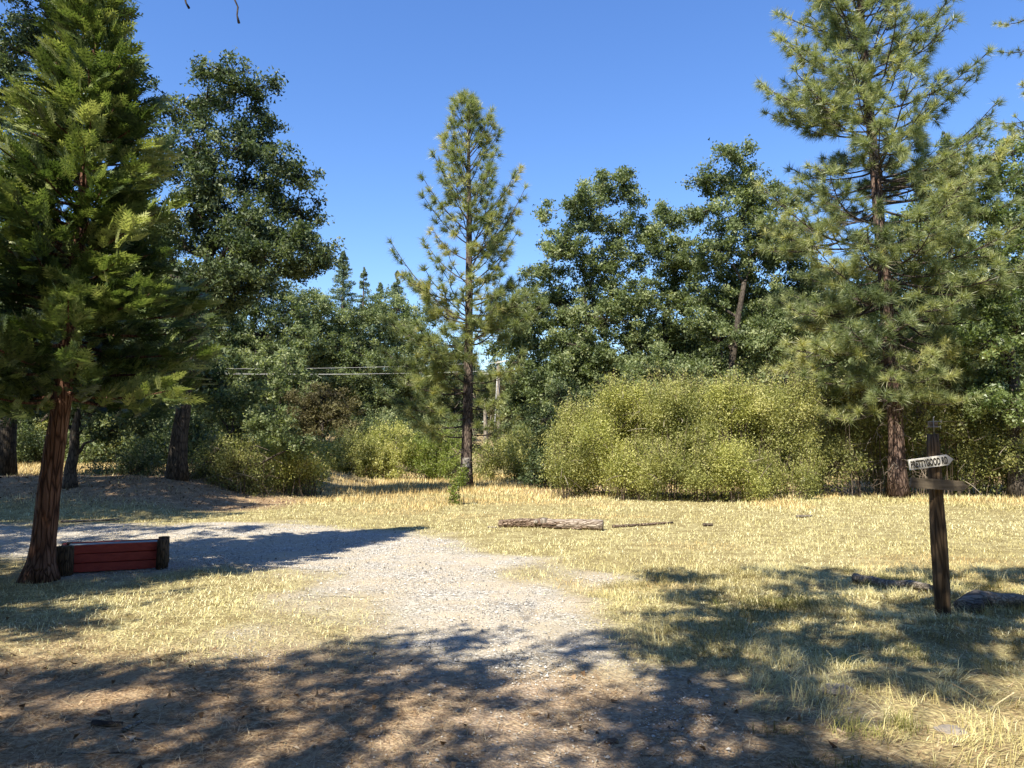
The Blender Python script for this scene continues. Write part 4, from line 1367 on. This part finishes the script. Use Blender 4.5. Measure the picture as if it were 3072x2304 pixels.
# ---------------------------------------------------------------- logs and litter
ld = 15.2
la, lb = GP(499, ld + 0.15), GP(603, ld - 0.35)
log = thing('fallen_log', 'long weathered log lying in the sunny grass in the middle', 'log', (la + lb) / 2)
t = np.linspace(0, 1, 22)
lr = np.interp(t, [0, 0.1, 0.38, 0.45, 0.5, 0.7, 1], [0.075, 0.09, 0.095, 0.112, 0.10, 0.11, 0.118])
lp = la[None] * (1 - t[:, None]) + lb[None] * t[:, None]
lp[:, 2] = H(lp[:, 0], lp[:, 1]) + lr * 0.85
LOGB = bark_mat('log_bark', (0.035, 0.024, 0.017), (0.17, 0.115, 0.08), 13, 7, 1.0, (0.36, 0.28, 0.21), 'x')
LOGW = bark_mat('bare_log_wood', (0.07, 0.05, 0.036), (0.27, 0.215, 0.165), 11, 12, 0.8, (0.44, 0.385, 0.32), 'x')
part('bark', MB().tube(lp[:11], lr[:11], 16, rough=0.28), LOGB, log, True)
part('bare_wood', MB().tube(lp[10:], lr[10:] * 0.96, 16, rough=0.18), LOGW, log, True)
kp = lp[9]
for s in (0, 1):
    kq = kp + [0.02 - 0.16 * s, -0.09, 0.03]
    part('knot', MB().tube([kq + [0, 0.06, 0], kq + [0, -0.02, 0], kq + [0, -0.035, 0]], [0.085, 0.07, 0.045] if s == 0 else [0.05, 0.04, 0.02], 10, rough=0.15), GREYW, log, True)
for q in range(30):
    i = rng.integers(1, 20)
    p = lp[i] + [rng.uniform(-.1, .1), -lr[i] * rng.uniform(0.6, 1.0), rng.uniform(-0.06, 0.05)]
    part('bark_flake', MB().box(p, (rng.uniform(0.12, 0.42), 0.02, rng.uniform(0.015, 0.035)), rot=math.atan2((lb - la)[1], (lb - la)[0]), jit=0.02), LOGB, log)


def stick(label, p0, p1, r, mat, name='stick', cat='stick', group='sticks lying about the clearing', bend=0.05, n=7):
    t = np.linspace(0, 1, 9)[:, None]
    p = p0 * (1 - t) + p1 * t + rng.normal(size=(9, 3)) * bend * np.linalg.norm(p1 - p0) * 0.25
    p[:, 2] = H(p[:, 0], p[:, 1]) + r * 0.8
    return single(name, label, cat, MB().tube(p, np.linspace(r, r * 0.6, 9), n, rough=0.25), mat, p[4], group, True)


stick('thin broken pole lying in line with the right end of the log', GP(612, 15.4), GP(672, 16.2), 0.035, LOGB)
stick('short dark stick alone in the sunny grass right of the log', GP(703, 15.6), GP(713, 15.6), 0.04, BARKX)
stick('short stick lying in the sunny grass, far right below the thicket', GP(797, 17.6), GP(812, 17.8), 0.04, GREYX)
stick('little stick poking out beyond the left end of the log', GP(488, 15.3), GP(497, 15.2), 0.02, GREYX)
stick('bare branch lying in the grass at the left edge of the grey drive', GP(60, 16.5), GP(120, 17.2), 0.03, GREYX)
stick('dark wood chunk in the needle litter at the lower left', np.append(G(92, 731), 0), np.append(G(122, 731), 0), 0.020, BARKX)
stick('split grey stick pointing up right beside the dark chunk at lower left', np.append(G(122, 738), 0), np.append(G(142, 727), 0), 0.014, GREYX)
stick('pair of pale splinters below the split stick at lower left', np.append(G(118, 741), 0), np.append(G(146, 746), 0), 0.007, GREYX)
stick('long thin pale twig lying across the needles at lower left', np.append(G(60, 760), 0), np.append(G(150, 758), 0), 0.005, GREYX)
stick('thin pale twig on the bare earth near the bottom middle', np.append(G(578, 744), 0), np.append(G(606, 747), 0), 0.005, GREYX)

# old logs half hidden in the grass by the signpost
q0, q1 = np.append(G(962, 618), 0), np.append(G(1060, 600), 0)
lg = stick('grey broken log lying in the grass right of the signpost foot', q0, q1, 0.085, GREYX, 'broken_log', 'log', None, 0.02, 12)
stick('dark slab of bark leaning on the broken log right of the signpost', np.append(G(975, 622), 0), np.append(G(1000, 606), 0), 0.06, BARKX, 'bark_slab', 'bark', None, 0.05, 6)
stick('long half buried log in the shaded grass left of the signpost', np.append(G(855, 584), 0), np.append(G(930, 603), 0), 0.06, GREYX, 'half_buried_log', 'log', None, 0.02, 10)
for k, (a_, b_) in enumerate((((905, 596), (938, 600)), ((912, 606), (936, 594)), ((918, 590), (942, 608)))):
    stick(('upper', 'crossing', 'lower')[k] + ' bare twig of the tangle left of the signpost foot', np.append(G(*a_), 0), np.append(G(*b_), 0), 0.012, BARKX, group='twigs tangled beside the signpost')


def stone(label, px, py, s, mat, name='stone', cat='stone', flat=0.7):
    g = G(px, py)
    c = np.array([g[0], g[1], Hf(*g)])
    n = 9
    mb = MB()
    th = np.arange(n) / n * 2 * np.pi
    rings = []
    for zf, rf in ((-0.3, 0.8), (0.1, 1.0), (0.45, 0.86), (0.68, 0.5)):
        rr = s * rf * (1 + 0.28 * (rng.random(n) - 0.5))
        rings.append(np.stack([c[0] + rr * 1.25 * np.cos(th), c[1] + rr * np.sin(th), np.full(n, c[2] + zf * s * flat) + rng.normal(size=n) * s * 0.05], -1))
    v = np.concatenate(rings + [[c + [0, 0, 0.74 * s * flat]]])
    j = np.arange(n)
    j2 = (j + 1) % n
    f = np.concatenate([np.stack([r_ * n + j, r_ * n + j2, r_ * n + n + j2, r_ * n + n + j], -1) for r_ in range(3)])
    mb.add(v, f)
    mb.f.append(np.stack([3 * n + j, 3 * n + j2, np.full(n, 4 * n)], -1))
    mb.t.append(np.full(n, .5, np.float32))
    return single(name, label, cat, mb, mat, c)


STONE = flat_mat('grey_stone', (0.22, 0.195, 0.165), 1.0)
DSTONE = flat_mat('dark_stone', (0.09, 0.08, 0.07), 0.9)
stone('pale grey rock half sunk in the grass at lower right', 838, 704, 0.085, STONE)
stone('small dark stone in the shaded grass left of the signpost', 861, 583, 0.045, DSTONE)
stone('tiny dark stone at the upper edge of the shade on the right', 833, 580, 0.03, DSTONE)
stone('flat pale stone between grass tufts at the lower right', 950, 742, 0.07, STONE, flat=0.4)
CONE = flat_mat('cone_scales', (0.10, 0.06, 0.035), 0.9)
stone('brown pine cone lying on bare earth at bottom middle', 612, 746, 0.035, CONE, 'pine_cone', 'pine cone', 1.0)
stone('dark pine cone lying in the needles at lower left', 102, 718, 0.035, CONE, 'pine_cone', 'pine cone', 1.0)

# hanging twig tips of the bough above the viewpoint
for lab, pxs in (('thin hanging twig tip at the top edge, curved like a hook', [(183, -30), (184, -6), (186, 3), (189, 8)]), ('knotty hanging twig at the top edge with a dark bud', [(228, -40), (233, -4), (238, 7), (237, 15), (239, 23)])):
    p = np.array([W(x, y, 4.6) for x, y in pxs])
    a = np.array([-2.6, 2.4, 6.5])
    p = np.concatenate([bez(a, (a + p[0]) / 2 + [0, 0, 0.3], p[0], 6)[:-1], p])
    rd_ = np.linspace(0.009, 0.005, len(p))
    rd_[-1] = 0.009
    mb = MB().tube(p, rd_, 6, rough=0.3)
    single('hanging_twig', lab, 'twig', mb, BARK, a, 'twigs hanging at the top edge', True)

# ---------------------------------------------------------------- grass, needles, stones (uncountable)
STRAW = tone_mat('dry_grass', [(0.17, 0.135, 0.055), (0.38, 0.325, 0.135), (0.54, 0.49, 0.24), (0.72, 0.67, 0.42)], 1.0, 0.03)
GREENG = tone_mat('green_grass', [(0.10, 0.11, 0.03), (0.20, 0.20, 0.06), (0.40, 0.35, 0.15)], 1.0, 0.05)


def blades(mb, P, az, lean, L_, w, tone, seg=2):
    """bent grass blades, one strip each"""
    n = len(P)
    hd = np.stack([np.cos(az), np.sin(az), np.zeros(n)], -1)
    sd_ = np.stack([-hd[:, 1], hd[:, 0], np.zeros(n)], -1) * (w * 0.5)[:, None]
    out = np.sin(lean)[:, None]
    upz = np.cos(lean)[:, None]
    Lr = L_[:, None]
    z = np.array([0, 0, 1.0])
    if seg == 1:
        tip = P + hd * out * Lr + z * upz * Lr
        mb.add(np.stack([P - sd_, P + sd_, tip], 1), np.arange(n * 3).reshape(-1, 3), tone)
        return
    mid = P + hd * out * Lr * 0.40 + z * upz * Lr * 0.62
    tip = P + hd * (out * 0.6 + 0.4) * Lr + z * upz * Lr * 0.80
    mb.add(np.stack([P - sd_, P + sd_, mid + sd_ * 0.8, mid - sd_ * 0.8, tip], 1)[:, :4], np.arange(n * 4).reshape(-1, 4), tone)
    mb.add(np.stack([mid - sd_ * 0.8, mid + sd_ * 0.8, tip], 1), np.arange(n * 3).reshape(-1, 3), tone)


def scatter(n, d0, d1, pw=1.0, lim=0.72):
    u = rng.random(n)
    d = d0 * (d1 / d0) ** (u ** pw)
    x = rng.uniform(-1, 1, n) * (lim * d + 1.2)
    return x, d


def make_grass():
    # mown field
    x, y = scatter(330000, 5.5, 46, 0.9)
    g = gravel_mask(x, y)
    du = duff_mask(x, y)
    patch = vnoise(x, y, 1.7)
    keep = (rng.random(len(x)) > 0.985 * sstep(-0.7, 0.35, g)) & (rng.random(len(x)) > du * 0.93) & (rng.random(len(x)) < 0.35 + patch)
    x, y, patch, du = x[keep], y[keep], patch[keep], du[keep]
    n = len(x)
    tall = sstep(19, 27, y + (vnoise(x, y, 2.5) - 0.5) * 8)
    L_ = (0.03 + 0.05 * rng.random(n)) * (0.6 + 0.8 * vnoise(x, y, 0.6)) * (0.8 + 0.02 * y) + tall * rng.uniform(0.02, 0.20, n)
    w = 0.0016 + 0.00062 * y * rng.uniform(0.7, 1.3, n)
    az = rng.random(n) * 6.28
    lean = np.abs(rng.normal(1.0, 0.4, n)) * (1 - 0.5 * tall)
    P = np.stack([x, y, H(x, y) - 0.005], -1)
    tone = np.clip(0.55 + 0.30 * (vnoise(x + 40, y, 2.2) - 0.5) + 0.25 * rng.normal(size=n) + 0.35 * (vnoise(x, y + 60, 4.0) - 0.5), 0, 1)
    mb = MB()
    nr = y < 8.5
    blades(mb, P[nr], az[nr], lean[nr], L_[nr], w[nr], tone[nr], 2)
    gold = (tall + 0.5 * (vnoise(x + 5, y, 1.5) - 0.5) > 0.55) | (vnoise(x + 90, y * 1.7, 3.0) > 0.74)
    m1, m2 = ~nr & ~gold, ~nr & gold
    blades(mb, P[m1], az[m1], lean[m1], L_[m1], w[m1], tone[m1], 1)
    gb = MB()
    blades(gb, P[m2], az[m2], lean[m2], L_[m2], w[m2], tone[m2], 1)
    o = part('golden_grass', gb, tone_mat('golden_grass_blades', [(0.22, 0.145, 0.06), (0.42, 0.30, 0.125), (0.56, 0.44, 0.20), (0.72, 0.62, 0.36)], 1.0, 0.03), None, off=np.zeros(3))
    o['kind'] = 'stuff'
    o = part('dry_grass', mb, STRAW, None, off=np.zeros(3))
    o['kind'] = 'stuff'
    # long matted grass on the mounds in front on the right
    n = 3200
    cx = rng.uniform(0.9, 9.5, n)
    cy = rng.uniform(2.6, 10.2, n)
    ok = (np.abs(cx) < 0.74 * cy + 1.2) & (gravel_mask(cx, cy) < -0.1) & (rng.random(n) > duff_mask(cx, cy))
    cx, cy = cx[ok], cy[ok]
    m = 44
    idx = np.repeat(np.arange(len(cx)), m)
    N_ = len(idx)
    caz = vnoise(cx, cy, 1.2) * 9 + rng.normal(size=len(cx)) * 0.5
    cl = rng.uniform(0.06, 0.15, len(cx)) * (0.5 + 1.0 * vnoise(cx + 7, cy, 0.8)) * (1 + 0.8 * (rng.random(len(cx)) < 0.06))
    x = cx[idx] + rng.normal(size=N_) * 0.055
    y = cy[idx] + rng.normal(size=N_) * 0.055
    P = np.stack([x, y, H(x, y) - 0.01], -1)
    az = caz[idx] + rng.normal(size=N_) * 0.8
    lean = np.clip(rng.normal(1.2, 0.3, N_) - 0.5 * (rng.random(len(cx)) < 0.12)[idx], 0.05, 1.5)
    L_ = cl[idx] * rng.uniform(0.6, 1.25, N_)
    w = rng.uniform(0.0022, 0.0048, N_)
    gr = (vnoise(cx + 20, cy + 3, 0.9) > 0.80)[idx]
    tone = np.clip(0.5 + 0.2 * rng.normal(size=N_) + 0.25 * (vnoise(cx, cy + 30, 0.8) - 0.5)[idx], 0, 1)
    mb, mg = MB(), MB()
    blades(mb, P[~gr], az[~gr], lean[~gr], L_[~gr], w[~gr], tone[~gr], 2)
    blades(mg, P[gr], az[gr], lean[gr] * 0.7, L_[gr], w[gr], tone[gr], 2)
    o = part('matted_grass', mb, STRAW, None, off=np.zeros(3))
    o['kind'] = 'stuff'
    o = part('green_grass', mg, GREENG, None, off=np.zeros(3))
    o['kind'] = 'stuff'
    # fallen pine needles and straw bits
    x, y = scatter(70000, 2.6, 11, 1.0)
    g = gravel_mask(x, y)
    keep = rng.random(len(x)) < np.where(g > 0.2, 0.10 + 0.2 * duff_mask(x, y), 0.35 + 0.65 * duff_mask(x, y))
    x, y = x[keep], y[keep]
    n = len(x)
    P = np.stack([x, y, H(x, y) + rng.uniform(0.004, 0.02, n)], -1)
    mb = MB()
    blades(mb, P, rng.random(n) * 6.28, np.full(n, 1.54) - rng.random(n) * 0.12, rng.uniform(0.06, 0.19, n), 0.0016 + 0.0004 * y, np.clip(rng.normal(0.5, 0.25, n), 0, 1), 1)
    o = part('fallen_needles', mb, tone_mat('dead_needles', [(0.10, 0.055, 0.03), (0.24, 0.15, 0.08), (0.42, 0.31, 0.17), (0.58, 0.48, 0.31)], 1.0, 0.03), None, off=np.zeros(3))
    o['kind'] = 'stuff'
    # dead leaves lying on the bare earth under the trees
    x, y = scatter(60000, 3.2, 32, 0.8, 0.78)
    keep = (rng.random(len(x)) < duff_mask(x, y) * np.where(y < 9, 0.05, 1.0)) & (gravel_mask(x, y) < 0.3)
    x, y = x[keep], y[keep]
    n = len(x)
    mb = MB()
    l_ = rng.uniform(0.03, 0.07, n) * (0.8 + 0.03 * y)
    leaf_quads(mb, np.stack([x, y, H(x, y) + 0.012], -1), l_, l_ * 0.6, np.clip(rng.normal(0.5, 0.28, n), 0, 1), 2.5)
    o = part('leaf_litter', mb, tone_mat('dead_leaves', [(0.05, 0.03, 0.018), (0.15, 0.095, 0.055), (0.30, 0.21, 0.13), (0.46, 0.37, 0.26)], 0.9, 0.05), None, off=np.zeros(3))
    o['kind'] = 'stuff'
    # loose gravel
    x, y = scatter(170000, 3.0, 16, 1.0, 0.6)
    g = gravel_mask(x, y)
    keep = rng.random(len(x)) < sstep(-0.35, 0.5, g) * (0.3 + 0.9 * sstep(0.4, 0.7, vnoise(x, y, 1.1))) * (1 - 0.6 * duff_mask(x, y))
    x, y = x[keep], y[keep]
    n = len(x)
    s = rng.uniform(0.0034, 0.0085, n) * (0.75 + 0.07 * y) * np.where(rng.random(n) < 0.06, 1.8, 1)
    oc = np.array([(1, 0, 0), (0, 1, 0), (-1, 0, 0), (0, -1, 0), (0, 0, 0.8), (0, 0, -0.6)], float)
    of = np.array([(0, 1, 4), (1, 2, 4), (2, 3, 4), (3, 0, 4)])
    a = rng.random(n) * 6.28
    v = oc[None] * s[:, None, None] * rng.uniform(0.6, 1.3, (n, 6, 1))
    v = np.stack([v[..., 0] * np.cos(a)[:, None] - v[..., 1] * np.sin(a)[:, None], v[..., 0] * np.sin(a)[:, None] + v[..., 1] * np.cos(a)[:, None], v[..., 2]], -1)
    v += np.stack([x, y, H(x, y) + 0.014], -1)[:, None]
    mb = MB().add(v.reshape(-1, 3), (of[None] + (np.arange(n) * 6)[:, None, None]).reshape(-1, 3), np.repeat(np.clip(rng.normal(0.5, 0.25, n), 0, 1), 4))
    o = part('loose_gravel', mb, tone_mat('gravel_stones', [(0.07, 0.065, 0.06), (0.30, 0.285, 0.26), (0.60, 0.58, 0.54)], 1.0, 0.05), None, off=np.zeros(3))
    o['kind'] = 'stuff'


make_grass()


def grass_clump(label, px, py, h, n, mat, spread=0.05, leanm=0.45, wid=0.003, group='grass clumps in front on the right'):
    g = G(px, py)
    c = np.array([g[0], g[1], Hf(*g)])
    P = c + np.concatenate([rng.normal(size=(n, 2)) * spread, np.zeros((n, 1)) - 0.01], 1)
    mb = MB()
    blades(mb, P, rng.random(n) * 6.28, np.abs(rng.normal(leanm, 0.25, n)), h * rng.uniform(0.5, 1.15, n), np.full(n, wid), np.clip(rng.normal(0.5, 0.2, n), 0, 1), 2)
    return single('grass_clump', label, 'grass clump', mb, mat, c, group)


grass_clump('dark green rushy grass clump at the bottom right', 903, 742, 0.16, 140, GREENG, 0.06, 0.5)
grass_clump('tall straw clump at the bottom right corner', 1005, 752, 0.17, 150, STRAW, 0.09, 0.45)
grass_clump('pale upright tuft standing beside the grey rock', 868, 708, 0.11, 120, STRAW, 0.06, 0.5)
grass_clump('bright straw tuft right of the tuft by the grey rock', 925, 712, 0.11, 170, STRAW, 0.10, 0.6)
grass_clump('green tuft under the shade, above the grey rock', 838, 672, 0.16, 150, GREENG, 0.09, 0.6)
grass_clump('green tuft in the shade below the signpost', 905, 662, 0.15, 150, GREENG, 0.11, 0.6)
grass_clump('straw tuft in a fleck of sun left of the signpost', 752, 655, 0.12, 170, STRAW, 0.12, 0.65)
STALK = tone_mat('stalk', [(0.5, 0.42, 0.25), (0.6, 0.5, 0.32)])
for p_, q_, lab in (((988, 720), (955, 685), 'tall dry stalk leaning left out of the grass at the lower right'), ((990, 722), (1012, 694), 'dry stalk leaning right out of the grass at the lower right corner'), ((860, 660), (858, 640), 'thin upright dry stalk in the shaded grass below the signpost')):
    g = G(*p_)
    a = np.array([g[0], g[1], Hf(*g)])
    b_ = W(q_[0], q_[1], g[1])
    stm = MB().tube(bez(a, (a + b_) / 2 + [0.01, 0, 0.01], b_, 5), np.linspace(0.004, 0.0025, 5), 4)
    stm.tube([b_, b_ + (b_ - a) * 0.10], [0.006, 0.003], 4)
    single('dry_stalk', lab, 'dry stalk', stm, STALK, a, 'dry stalks in the grass on the right')
